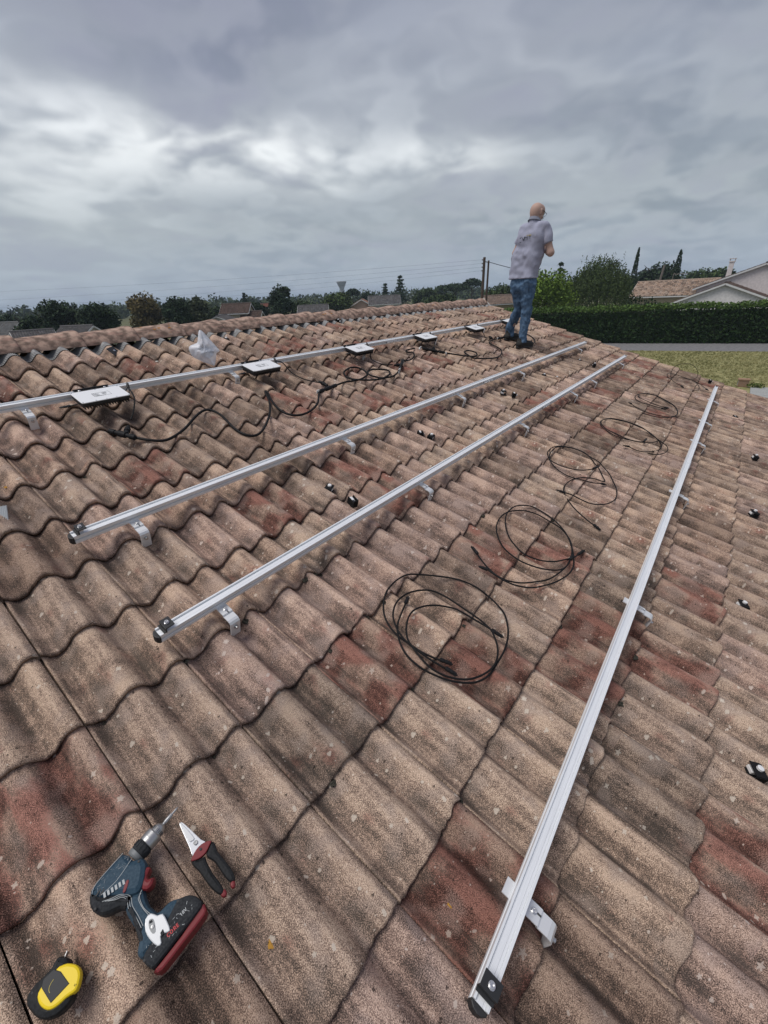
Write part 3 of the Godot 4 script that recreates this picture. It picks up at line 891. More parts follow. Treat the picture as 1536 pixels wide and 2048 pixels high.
	var y0 := rp(0, -4.3, -0.12).y
	var zf := rp(0, -4.3, 0).z
	var zb := 2.0 * zr - zf
	var ya := rp(0, V_RIDGE, -0.12).y
	for uu2 in [-2.0, 8.72]:
		var pz: float = zr
		wl.quad(Vector3(uu2, 0, zf), Vector3(uu2, 0, zb), Vector3(uu2, y0, zb), Vector3(uu2, y0, zf))
		wl.tri(Vector3(uu2, y0, zf), Vector3(uu2, y0, zb), Vector3(uu2, ya, pz))
	wl.quad(Vector3(-2.0, 0, zf), Vector3(8.72, 0, zf), Vector3(8.72, y0, zf), Vector3(-2.0, y0, zf))
	wl.quad(Vector3(-2.0, 0, zb), Vector3(8.72, 0, zb), Vector3(8.72, y0, zb), Vector3(-2.0, y0, zb))
	part("wall", wl, noise_mat("render_wall", Color(0.5, 0.44, 0.36), Color(0.62, 0.56, 0.47), 0.03, 0.5, 0.95, 0.3), house)
	# moss lumps sitting in the joints
	var mg := []
	for k in 3:
		mg.append(lump(0.011, 60 + k))
	var spots := [[0.42, -0.985], [0.752, -0.628], [0.86, -1.19], [0.66, -1.34], [1.43, -1.71], [1.10, -0.655], [0.595, -0.30], [1.27, -0.99], [1.62, -1.33], [0.93, -0.33], [2.1, -0.66], [1.75, -1.68], [0.33, -0.345], [2.45, -1.02]]
	rng.seed = 91
	for k in 46:                       # many lie in the troughs where the laps end
		var tu: float = [0.12, 0.68, 0.16, 0.71, 0.99][rng.randi() % 5]
		spots.append([(rng.randi_range(-1, 16) + tu + rng.randf_range(-0.03, 0.03)) * TW, rng.randi_range(-5, 6) * -TG])
	for w in LICHEN:
		part("orange_lichen", mg[rng.randi() % 3], mat("orange_lichen", Color(0.40, 0.21, 0.035), 0.95), roof, Transform3D(rb() * Basis(Vector3.UP, rng.randf() * TAU).scaled(Vector3(w[2], 0.12, w[2])), rp(w[0], w[1], surf(w[0], w[1]) + 0.0008)))
	var n := 0
	for w in spots:
		var u: float = w[0]; var v: float = w[1]
		v = round(v / TG) * TG - 0.007
		var sc := rng.randf_range(0.7, 1.4) if n < 14 else rng.randf_range(0.3, 0.8)
		n += 1
		part("moss_clump", mg[rng.randi() % 3], mat("moss", Color(0.05, 0.047, 0.035), 0.98), roof, Transform3D(rb() * Basis(Vector3.UP, rng.randf() * TAU).scaled(Vector3.ONE * sc), rp(u, v, surf(u, v) + 0.002 * sc)))

func for_mirror(g: Geo, q: Array, zz: float) -> void:
	var r := []
	for p in q:
		r.append(Vector3(p.x, p.y, 2.0 * zz - p.z))
	g.quad(r[0], r[1], r[2], r[3])

func lump(r: float, sd: int) -> ArrayMesh:
	var nz := FastNoiseLite.new()
	nz.seed = sd; nz.frequency = 0.9
	var g := Geo.new()
	var rows := []
	for a in 9:
		var th := PI * a / 8.0
		var row := []
		for b in 12:
			var ph := TAU * b / 12.0
			var d := Vector3(sin(th) * cos(ph), cos(th), sin(th) * sin(ph))
			row.append(d * Vector3(1.2, 0.75, 0.9) * r * (1.0 + 0.8 * nz.get_noise_3dv(d * 2.0)))
		rows.append(row)
	for a in 8:
		for b in 12:
			g.quad(rows[a][b], rows[a][(b + 1) % 12], rows[a + 1][(b + 1) % 12], rows[a + 1][b])
	return g.mesh()

func ridge_geo(sd: int) -> ArrayMesh:
	var nz := FastNoiseLite.new()
	nz.seed = sd; nz.frequency = 6.0
	var v := PackedVector3Array(); var n := PackedVector3Array(); var uv := PackedVector2Array()
	var rows := []
	var na := 18
	var st := [[-0.03, 0.80], [0.05, 0.83], [0.15, 0.865], [0.25, 0.90], [0.33, 0.935], [0.385, 0.985], [0.42, 1.0], [0.437, 0.975], [0.442, 0.84]]
	for s in st:
		var row := []
		for a in na:
			var t := float(a) / (na - 1)
			var w: float = lerp(-1.42, 1.42, t)
			var x: float = s[0]
			var rad: float = s[1]
			var j := nz.get_noise_2d(t * 1.3, x) * 0.004
			row.append(Vector3(x + nz.get_noise_2d(t, 9.0) * 0.004, cos(w) * (0.140 * rad + j) - 0.062, sin(w) * (0.184 * rad + j)))
		rows.append(row)
	for q in rows.size() - 1:
		for a in na - 1:
			for w in [[q, a], [q + 1, a + 1], [q, a + 1], [q, a], [q + 1, a], [q + 1, a + 1]]:
				var p: Vector3 = rows[w[0]][w[1]]
				v.append(p)
				var e1: Vector3 = rows[w[0]][min(w[1] + 1, na - 1)] - rows[w[0]][max(w[1] - 1, 0)]
				var e2: Vector3 = rows[min(w[0] + 1, rows.size() - 1)][w[1]] - rows[max(w[0] - 1, 0)][w[1]]
				var m := e1.cross(e2).normalized()
				if m.dot(Vector3(0, p.y + 0.062, p.z)) < 0:
					m = -m
				n.append(m)
				uv.append(Vector2(p.x / 0.5 + 0.1, float(w[1]) / na))
	# thick lower rims
	for a in [0, na - 1]:
		for q in rows.size() - 1:
			var p: Vector3 = rows[q][a]; var p2: Vector3 = rows[q + 1][a]
			var inn := Vector3(0, 0.0, -0.016 * sign(p.z))
			for w in [p, p2, p2 + inn, p, p2 + inn, p + inn]:
				v.append(w); n.append(Vector3.DOWN); uv.append(Vector2(w.x / 0.5, 0.02))
	var arr := []
	arr.resize(Mesh.ARRAY_MAX)
	arr[Mesh.ARRAY_VERTEX] = v; arr[Mesh.ARRAY_NORMAL] = n; arr[Mesh.ARRAY_TEX_UV] = uv
	var am := ArrayMesh.new()
	am.add_surface_from_arrays(Mesh.PRIMITIVE_TRIANGLES, arr)
	return am

func ridge_skin(kind: int) -> ImageTexture:
	var w := 256
	var f := FastNoiseLite.new()
	f.seed = 70 + kind; f.frequency = 0.02; f.fractal_octaves = 5
	var g := FastNoiseLite.new()
	g.seed = 170 + kind; g.frequency = 0.3
	var im := Image.create(w, w, false, Image.FORMAT_RGB8)
	for y in w:
		for x in w:
			var a: float = clamp(0.5 + f.get_noise_2d(x * 1.0, y * 1.0) * 1.3 + g.get_noise_2d(x, y) * 0.35, 0.0, 1.0)
			var o: float = smoothstep(0.40, 0.50, f.get_noise_2d(x + 900.0, y * 1.2) + g.get_noise_2d(x, y) * 0.12)
			var p: float = smoothstep(0.0, 0.5, f.get_noise_2d(x * 0.6 + 300.0, y * 2.0))
			var c := Color(0.42, 0.36, 0.325).lerp(Color(0.70, 0.60, 0.54), a).lerp(Color(0.66, 0.52, 0.47), p * 0.5)
			if kind == 1:
				c = c.lerp(Color(0.60, 0.38, 0.14), o * 0.9)
			im.set_pixel(x, y, c)
	return ImageTexture.create_from_image(im)

# ---------------------------------------------------------------- mounting rails
func alu() -> StandardMaterial3D:
	if mats.has("alu"):
		return mats["alu"]
	var f := FastNoiseLite.new()
	f.seed = 4; f.frequency = 0.09; f.fractal_octaves = 3
	var im := f.get_image(64, 512)
	im.resize(512, 512)
	im.convert(Image.FORMAT_L8)
	var src := im.get_data()
	var out := PackedByteArray()
	out.resize(512 * 512 * 3)
	for i in 512 * 512:
		var t := src[i] / 255.0
		out[i * 3] = int(222 + t * 26); out[i * 3 + 1] = int(224 + t * 26); out[i * 3 + 2] = int(226 + t * 26)
	var m := StandardMaterial3D.new()
	m.albedo_texture = ImageTexture.create_from_image(Image.create_from_data(512, 512, false, Image.FORMAT_RGB8, out))
	m.uv1_triplanar = true
	m.uv1_scale = Vector3(0.7, 14, 14)
	m.metallic = 0.28
	m.roughness = 0.40
	mats["alu"] = m
	return m

func hook_parts(parent: Node3D, u: float, base: float, near: bool) -> void:
	# a bent strap: a tab under the rail, an arm down the slope, a leg into the tile joint
	var hw := 0.021
	var steel := mat("hook", Color(0.74, 0.75, 0.76), 0.42, 0.45)
	var g := Geo.new()
	var path := [Vector2(-0.040, 0.0), Vector2(0.064, 0.0), Vector2(0.064, -0.006), Vector2(0.095, -0.006), Vector2(0.104, -0.009), Vector2(0.110, -0.016), Vector2(0.111, -0.026), Vector2(0.111, -0.026 - base)]
	var th := 0.0045
	for k in path.size() - 1:
		var a: Vector2 = path[k]; var b: Vector2 = path[k + 1]
		var d := (b - a).normalized()
		var nn := Vector2(d.y, -d.x) * th * 0.5
		if nn.y < 0 and k < 3:
			nn = -nn
		var q := []
		for s in [-1.0, 1.0]:
			for w in [a - nn, b - nn, b + nn, a + nn]:
				q.append(Vector3(s * hw, w.y, w.x))
		g.quad(q[0], q[1], q[2], q[3]); g.quad(q[4], q[5], q[6], q[7])
		g.quad(q[0], q[1], q[5], q[4]); g.quad(q[3], q[2], q[6], q[7])
		g.quad(q[0], q[3], q[7], q[4]); g.quad(q[1], q[2], q[6], q[5])
	var h := part("roof_hook", g, steel, parent, Transform3D(Basis(), Vector3(u, 0.0, 0.0)))
	if near:
		var b := Geo.new()
		b.lathe([[0.0, 0.0085], [0.002, 0.0085], [0.002, 0.0062], [0.007, 0.0062], [0.0075, 0.0045], [0.0045, 0.003]], Vector3(0.002, 0.002, 0.045), Vector3.UP, 14)
		part("bolt", b, mat("bolt", Color(0.72, 0.72, 0.72), 0.3, 0.9), h)
		b = Geo.new()
		b.lathe([[0.0, 0.0095], [0.002, 0.0095], [0.002, 0.0065], [0.011, 0.0065]], Vector3(0.0, -0.036, 0.113), Vector3(0, 0, 1), 6)
		part("nut", b, mat("nut", Color(0.5, 0.5, 0.5), 0.35, 0.9), h)
		b = Geo.new()
		b.box(Vector3(0.004, 0.0026, 0.060), Vector3(0.005, 0.0006, 0.011))
		part("slot", b, mat("slot", Color(0.05, 0.05, 0.05), 0.8), h)

func build_rails() -> void:
	var pr := [[-0.02, 0.0], [0.02, 0.0], [0.02, 0.0125], [0.0175, 0.0135], [0.009, 0.0135], [0.009, 0.0225], [0.0175, 0.0225], [0.02, 0.0235], [0.02, 0.040], [0.0145, 0.040], [0.0135, 0.0385], [0.0135, 0.0335], [0.0125, 0.0310], [0.0115, 0.0335], [0.0055, 0.0335], [0.005, 0.0318], [0.0045, 0.0335], [-0.0115, 0.0335], [-0.0125, 0.0310], [-0.0135, 0.0335], [-0.0135, 0.0385], [-0.0145, 0.040], [-0.02, 0.040], [-0.02, 0.0235], [-0.0175, 0.0225], [-0.009, 0.0225], [-0.009, 0.0135], [-0.0175, 0.0135], [-0.02, 0.0125]]
	var rows := [
		{"v": 1.700, "a": -1.35, "b": 7.72, "label": "topmost aluminium rail below the ridge, carrying the six microinverters", "hooks": [-0.9, 0.55, 1.96, 3.56, 5.03, 6.45], "spl": 4.15, "clamp": false},
		{"v": 0.405, "a": 0.292, "b": 7.93, "label": "second aluminium rail from the ridge, bare, with black end clamp", "hooks": [0.53, 1.96, 3.56, 5.03, 7.4], "spl": 4.2, "clamp": true},
		{"v": -0.262, "a": 0.292, "b": 7.93, "label": "third aluminium rail from the ridge, crossing the middle of the roof", "hooks": [0.53, 1.96, 3.56, 5.03, 5.85, 7.4], "spl": 4.2, "clamp": true},
		{"v": -1.602, "a": 0.285, "b": 7.95, "label": "lowest aluminium rail, running from the bottom edge beside the cable coils", "hooks": [0.53, 1.99, 3.58, 5.05, 5.9, 7.1], "spl": 4.25, "clamp": true}]
	for w in rows:
		var t := thing("mounting_rail", w.label, "rail", rp(0, w.v, 0.065), rb(), "aluminium mounting rails on the roof")
		var g := Geo.new()
		var m := pr.size()
		var xs := [w.a, w.spl - 0.0012, w.spl + 0.0012, w.b]
		for seg in [[xs[0], xs[1]], [xs[2], xs[3]]]:
			for k in m:
				var a: Array = pr[k]; var b: Array = pr[(k + 1) % m]
				g.quad(Vector3(seg[0], a[1], a[0]), Vector3(seg[1], a[1], a[0]), Vector3(seg[1], b[1], b[0]), Vector3(seg[0], b[1], b[0]))
			var poly := PackedVector2Array()
			for p in pr:
				poly.append(Vector2(p[0], p[1]))
			var ids := Geometry2D.triangulate_polygon(poly)
			for i in range(0, ids.size(), 3):
				for x in seg:
					g.tri(Vector3(x, poly[ids[i]].y, poly[ids[i]].x), Vector3(x, poly[ids[i + 1]].y, poly[ids[i + 1]].x), Vector3(x, poly[ids[i + 2]].y, poly[ids[i + 2]].x))
		part("extrusion", g, alu(), t)
		# splice with its screws
		g = Geo.new()
		g.cbox(Vector3(w.spl, 0.017, 0.024), Vector3(0.19, 0.024, 0.005), 0.001)
		var sp := part("splice_plate", g, alu(), t)
		for k in 4:
			g = Geo.new()
			g.lathe([[0.0, 0.006], [0.005, 0.006], [0.006, 0.004]], Vector3(w.spl - 0.07 + k * 0.047, 0.017, 0.0265), Vector3(0, 0, 1), 8)
			part("screw", g, mat("bolt", Color(0.72, 0.72, 0.72), 0.3, 0.9), sp)
		for u in w.hooks:
			hook_parts(t, u, surf_drop(u, w.v - 0.111), u < 5.2)
		# end caps and clamps
		g = Geo.new()
		var cap := PackedVector2Array([Vector2(0.0, -0.0205), Vector2(0.0, 0.0205), Vector2(-0.006, 0.0205), Vector2(-0.013, 0.012), Vector2(-0.016, 0.0), Vector2(-0.013, -0.012), Vector2(-0.006, -0.0205)])
		g.slab(cap, -0.0008, 0.0335, 0.003, Transform3D(Basis(), Vector3(w.a, 0, 0)))
		part("end_cap", g, mat("black_plastic", Color(0.018, 0.018, 0.019), 0.55), t)
		g = Geo.new()
		g.cbox(Vector3(w.b - 0.012, 0.032, 0.0), Vector3(0.03, 0.016, 0.024), 0.002)
		part("end_plug", g, mat("black_plastic", Color(0.018, 0.018, 0.019), 0.55), t)
		if w.clamp:
			g = Geo.new()
			var z := 0.0225
			g.cbox(Vector3(w.a + 0.037, 0.0615, 0.0), Vector3(0.034, 0.004, z * 2.0), 0.0008)
			g.cbox(Vector3(w.a + 0.022, 0.0505, 0.0), Vector3(0.004, 0.022, z * 2.0), 0.0008)
			g.cbox(Vector3(w.a + 0.018, 0.0425, 0.0), Vector3(0.012, 0.003, z * 2.0), 0.0008)
			var c := part("end_clamp", g, mat("black_anodised", Color(0.022, 0.023, 0.025), 0.5, 0.2), t)
			g = Geo.new()
			g.lathe([[0.0, 0.0085], [0.0015, 0.0085], [0.0015, 0.0068], [0.007, 0.0068], [0.0078, 0.006], [0.0078, 0.0036], [0.004, 0.0034]], Vector3(w.a + 0.036, 0.0635, 0.0), Vector3.UP, 18)
			part("bolt", g, mat("bolt", Color(0.72, 0.72, 0.72), 0.3, 0.9), c)
			g = Geo.new()
			g.cbox(Vector3(w.a + 0.034, 0.046, 0.0), Vector3(0.02, 0.012, 0.022), 0.002)
			part("slide_nut", g, mat("bolt", Color(0.72, 0.72, 0.72), 0.3, 0.9), c)

func surf_drop(u: float, v: float) -> float:
	return clamp(0.039 - surf(u, v) + 0.004, 0.022, 0.064)

# ---------------------------------------------------------------- microinverters
func build_inverters() -> void:
	var us := [0.935, 2.19, 3.455, 4.735, 6.07, 7.33]
	var names := ["nearest microinverter, left end of the topmost rail, its plug hanging over the tiles", "second microinverter from the left, beside the roof hook with the plastic bag above", "third microinverter from the left, above the two looped cable rings", "fourth microinverter from the left, with a cable dropping to the black joint", "fifth microinverter, last one clear of the man's legs", "sixth microinverter, at the right end of the rail behind the man's shin"]
	var white := mat("cover_plate", Color(0.78, 0.79, 0.80), 0.45, 0.1)
	var black := mat("black_plastic", Color(0.018, 0.018, 0.019), 0.55)
	for k in 6:
		var t := thing("microinverter", names[k], "inverter", rp(us[k], 1.575, 0.095), rb() * Basis(Vector3.RIGHT, -0.03), "microinverters on the topmost rail")
		var g := Geo.new()
		var hw := 0.142; var hd := 0.086
		var rect := func(x: float, z: float, r: float) -> PackedVector2Array:
			var p := PackedVector2Array()
			for q in [[1, 1, 0.0], [-1, 1, PI * 0.5], [-1, -1, PI], [1, -1, PI * 1.5]]:
				for s in 4:
					var a: float = q[2] + PI * 0.5 * s / 3.0
					p.append(Vector2(q[0] * (x - r) + cos(a) * r, q[1] * (z - r) + sin(a) * r))
			return p
		g.slab(rect.call(hw, hd, 0.012), 0.0245, 0.0300, 0.0012)
		var cov := part("cover", g, white, t)
		# printed label: frame, lines of print
		g = Geo.new()
		for e in [[0.02, -0.026, 0.10, 0.0014], [0.02, 0.026, 0.10, 0.0014], [-0.03, 0.0, 0.0014, 0.052], [0.07, 0.0, 0.0014, 0.052]]:
			g.box(Vector3(e[0] - 0.015, 0.03035, e[1]), Vector3(e[2], 0.0006, e[3]))
		for e in 7:
			g.box(Vector3(-0.03 + (0.006 if e % 2 else 0.0), 0.03035, -0.018 + e * 0.006), Vector3(0.026 + 0.006 * ((e * 5) % 3), 0.0005, 0.0013))
		for e in 6:
			g.box(Vector3(0.022, 0.03035, -0.016 + e * 0.0045), Vector3(0.03 - 0.004 * (e % 3), 0.0005, 0.0011))
		g.box(Vector3(-0.005, 0.03035, 0.021), Vector3(0.055, 0.0005, 0.003))
		part("label_print", g, mat("print_grey", Color(0.16, 0.17, 0.18), 0.6), cov)
		for e in [[-1, -1], [1, -1], [-1, 1], [1, 1], [0, -1], [0, 1], [-0.45, 1], [0.45, 1]]:
			g = Geo.new()
			g.lathe([[0, 0.004], [0.0012, 0.0038], [0.0014, 0.002]], Vector3(e[0] * (hw - 0.008), 0.03, e[1] * (hd - 0.007)), Vector3.UP, 8)
			part("screw", g, mat("bolt", Color(0.72, 0.72, 0.72), 0.3, 0.9), cov)
		g = Geo.new()
		g.slab(rect.call(hw - 0.002, hd - 0.002, 0.012), 0.004, 0.0243, 0.002)
		part("housing", g, black, t)
		g = Geo.new()
		for e in 17:
			g.box(Vector3(-0.128 + e * 0.016, -0.006, 0.0), Vector3(0.003, 0.024, hd * 1.9))
		part("heat_sink", g, black, t)
		# clip over the rail with two bolts
		g = Geo.new()
		g.cbox(Vector3(0.0, 0.0125, -hd - 0.026), Vector3(0.20, 0.004, 0.066), 0.001)
		g.cbox(Vector3(0.0, 0.018, -hd - 0.056), Vector3(0.21, 0.012, 0.005), 0.001)
		var br := part("rail_clip", g, black, t)
		for e in [-0.075, 0.075]:
			g = Geo.new()
			g.lathe([[0, 0.008], [0.007, 0.008], [0.008, 0.006]], Vector3(e, 0.0148, -hd - 0.035), Vector3.UP, 8)
			part("bolt", g, mat("bolt", Color(0.72, 0.72, 0.72), 0.3, 0.9), br)
		# leads
		g = Geo.new()
		var lead := smooth_path([Vector3(-hw + 0.005, 0.008, 0.03), Vector3(-hw - 0.02, 0.006, 0.032), Vector3(-hw - 0.045, 0.003, 0.03)], 4)
		g.tube(lead, 0.0035, 7)
		var l1 := part("lead", g, black, t)
		part("plug", plug_geo(Vector3(-hw - 0.045, 0.003, 0.03), Vector3(-hw - 0.105, 0.002, 0.024), 0.0085), black, l1)
		g = Geo.new()
		g.tube(smooth_path([Vector3(hw - 0.005, 0.010, -0.02), Vector3(hw + 0.02, 0.010, -0.03), Vector3(hw + 0.045, 0.016, -0.055)], 4), 0.0035, 7)
		g.tube(smooth_path([Vector3(hw - 0.005, 0.010, 0.02), Vector3(hw + 0.02, 0.004, 0.01), Vector3(hw + 0.055, 0.012, -0.05)], 4), 0.0035, 7)
		var l2 := part("lead", g, black, t)
		part("plug", plug_geo(Vector3(hw + 0.05, 0.014, -0.05), Vector3(hw + 0.062, 0.040, -0.085), 0.0095), black, l2)

func plug_geo(a: Vector3, b: Vector3, r: float) -> Geo:
	var g := Geo.new()
	var d := (b - a).normalized()
	var l := a.distance_to(b)
	g.lathe([[0.0, r * 0.55], [l * 0.04, r * 0.95], [l * 0.30, r], [l * 0.34, r * 0.8], [l * 0.40, r * 0.8], [l * 0.42, r * 0.92], [l * 0.62, r * 0.9], [l * 0.66, r * 0.6], [l * 0.95, r * 0.42], [l, r * 0.25]], a, d, 10)
	var s := d.cross(Vector3.UP).normalized()
	for k in [-1.0, 1.0]:
		g.box(a + d * l * 0.72 + s * r * 0.75 * k, Vector3(r * 0.25, r * 0.5, l * 0.34), Basis(s, d.cross(s).normalized() * -1.0, d).orthonormalized())
	return g

# ---------------------------------------------------------------- cables
func lay(p: Array, r: float, lift := 0.0) -> Vector3:
	# a stiff cable bridges from roll to roll
	return rp(p[0], p[1], max(surf(p[0], p[1]) * 0.35 + 0.012, 0.013) + r + lift)

func build_cables() -> void:
	var black := mat("cable", Color(0.009, 0.009, 0.0095), 0.6, 0.0, 0.3)
	var plug := mat("plug", Color(0.012, 0.012, 0.013), 0.6, 0.0, 0.3)
	for c in coils:
		var first: Array = c.paths[0][0]
		var o := rp(first[0], first[1], 0.02)
		var t := thing("cable_coil", c.label, "cable", o, Basis(), "loose black cable coils on the tiles")
		var lv := 0
		for p in c.paths:
			var pts := []
			var k := 0
			for q in p:
				pts.append(lay(q, 0.0033, 0.004 + 0.0035 * lv + 0.002 * sin(k * 0.7)) - o)
				k += 1
			var g := Geo.new()
			g.tube(smooth_path(pts, 4), 0.0043, 7)
			part("cable", g, black, t)
			lv += 1
		for k in range(0, c.plugs.size(), 2):
			part("plug", plug_geo(lay(c.plugs[k], 0.006, 0.005) - o, lay(c.plugs[k + 1], 0.004, 0.003) - o, 0.0095), plug, t)
	# the farthest coil has one loop standing up
	var f := coil_far
	var oo := rp(f.paths[0][0][0], f.paths[0][0][1], 0.02)
	var tt := thing("cable_coil", "farthest cable coil by the verge, one loop standing up against the lawn", "cable", oo, Basis(), "loose black cable coils on the tiles")
	var pl := []
	for q in f.loop:
		pl.append(rp(q[0], q[1], q[2]) - oo)
	var g0 := Geo.new()
	g0.tube(smooth_path(pl, 5), 0.0035, 7)
	part("cable", g0, black, tt)
	for p in f.paths:
		var pts := []
		for q in p:
			pts.append(lay(q, 0.0035, 0.004) - oo)
		var g := Geo.new()
		g.tube(smooth_path(pts, 4), 0.0035, 7)
		part("cable", g, black, tt)
	for k in range(0, f.plugs.size(), 2):
		part("plug", plug_geo(lay(f.plugs[k], 0.006) - oo, lay(f.plugs[k + 1], 0.004) - oo, 0.011), plug, tt)
	# thick trunk cable with its T joints
	var o := rp(2.4, 1.1, 0.02)
	var t := thing("trunk_cable", "thick black trunk cable snaking with T joints below the topmost rail", "cable", o)
	var tagm := mat("white_tag", Color(0.75, 0.75, 0.73), 0.6)
	var n := 0
	for p in trunk:
		var pts := []
		var k := 0
		for q in p:
			pts.append(lay(q, 0.0075, 0.004 + (0.010 if (n == 1 and k > 12 and k < 24) else 0.0) + (0.008 if (n == 3 and k > 4 and k < 9) else 0.0)) - o)
			k += 1
		var g := Geo.new()
		g.tube(smooth_path(pts, 5), 0.0086, 9)
		part("cable", g, black, t)
		n += 1
	var jj := joints
	for k in range(0, 20, 4):
		var a := lay(jj[k], 0.016) - o
		var b := lay(jj[k + 1], 0.016) - o
		var g := Geo.new()
		var d := (b - a).normalized()
		var l := a.distance_to(b)
		g.lathe([[0.0, 0.012], [0.006, 0.0165], [l * 0.22, 0.0165], [l * 0.24, 0.0125], [l * 0.36, 0.0125], [l * 0.38, 0.019], [l * 0.62, 0.019], [l * 0.64, 0.0125], [l * 0.76, 0.0125], [l * 0.78, 0.0165], [l - 0.006, 0.0165], [l, 0.010]], a, d, 14)
		var c := lay(jj[k + 2], 0.016) - o
		var e := lay(jj[k + 3], 0.018) - o
		var d2 := (e - c).normalized()
		g.lathe([[0.0, 0.014], [0.03, 0.014], [0.032, 0.018], [0.06, 0.018], [0.062, 0.013], [0.09, 0.011], [0.1, 0.006]], c, d2, 12)
		var j := part("joint", g, plug, t)
		if k > 0:
			g = Geo.new()
			g.cbox(a - d * 0.02 + Vector3(0, 0.004, 0), Vector3(0.03, 0.03, 0.006), 0.001, rb())
			part("tag", g, tagm, j)
	# white marks on the cable past the second ring, the droppers from the inverters
	for q in [[3.55, 1.10], [3.87, 1.275], [4.50, 1.49], [4.74, 1.245]]:
		var g := Geo.new()
		var p := lay(q, 0.009) - o
		var di: Vector3 = (rp(q[0] + 0.06, q[1] + 0.045, 0) - rp(q[0], q[1], 0)).normalized()
		g.cyl(p - di * 0.022, p + di * 0.022, 0.0092, 10)
		part("tag", g, tagm, t)
	var drops := [
		[rp(1.128, 1.645, 0.115), rp(1.10, 1.50, 0.10), rp(1.03, 1.38, 0.07), rp(0.985, 1.33, 0.045)],
		[rp(2.385, 1.62, 0.12), rp(2.44, 1.60, 0.10), rp(2.46, 1.50, 0.045), rp(2.47, 1.36, 0.04), rp(2.53, 1.25, 0.04), rp(2.58, 1.22, 0.04)],
		[rp(3.60, 1.54, 0.09), rp(3.53, 1.47, 0.045), rp(3.50, 1.38, 0.04), rp(3.53, 1.28, 0.04), rp(3.63, 1.246, 0.04)],
		[rp(4.93, 1.61, 0.12), rp(4.95, 1.56, 0.08), rp(4.85, 1.50, 0.045), rp(4.78, 1.46, 0.045)],
		[rp(6.20, 1.53, 0.09), rp(6.16, 1.45, 0.05), rp(6.08, 1.38, 0.04), rp(6.12, 1.33, 0.04)]]
	for w in drops:
		var pts := []
		for p in w:
			pts.append(p - o)
		var g := Geo.new()
		g.tube(smooth_path(pts, 5), 0.0048, 7)
		part("dropper", g, black, t)

# ---------------------------------------------------------------- loose clamps and scraps
func clamp_thing(u: float, v: float, turn: float, flip: bool, label: String) -> void:
	var t := thing("panel_clamp", label, "clamp", rp(u, v, surf(u, v) + 0.003), rb() * Basis(Vector3.UP, turn) * (Basis(Vector3.RIGHT, PI * 0.5) if flip else Basis()) * Basis().scaled(Vector3.ONE * 1.22), "loose black panel clamps on the tiles")
	if flip:
		t.position += rb().y * 0.026
	var black := mat("clamp_black", Color(0.010, 0.010, 0.011), 0.7, 0.0, 0.3)
	var g := Geo.new()
	g.cbox(Vector3(0, 0.002, 0), Vector3(0.055, 0.004, 0.038), 0.001)
	g.cbox(Vector3(-0.020, 0.016, 0), Vector3(0.004, 0.028, 0.038), 0.001)
	g.cbox(Vector3(0.004, 0.030, 0), Vector3(0.048, 0.004, 0.038), 0.001)
	part("bracket", g, black, t)
	g = Geo.new()
	g.lathe([[-0.022, 0.004], [0.0, 0.004], [0.0, 0.0095], [0.008, 0.0095], [0.009, 0.008]], Vector3(0.006, 0.034, 0), Vector3.UP, 10)
	part("bolt", g, mat("bright_nut", Color(0.78, 0.78, 0.78), 0.5, 0.2), t)
	g = Geo.new()
	g.cbox(Vector3(0.010, 0.013, 0), Vector3(0.026, 0.012, 0.034), 0.0015)
	part("slide_nut", g, mat("bright_nut", Color(0.78, 0.78, 0.78), 0.5, 0.2), t)

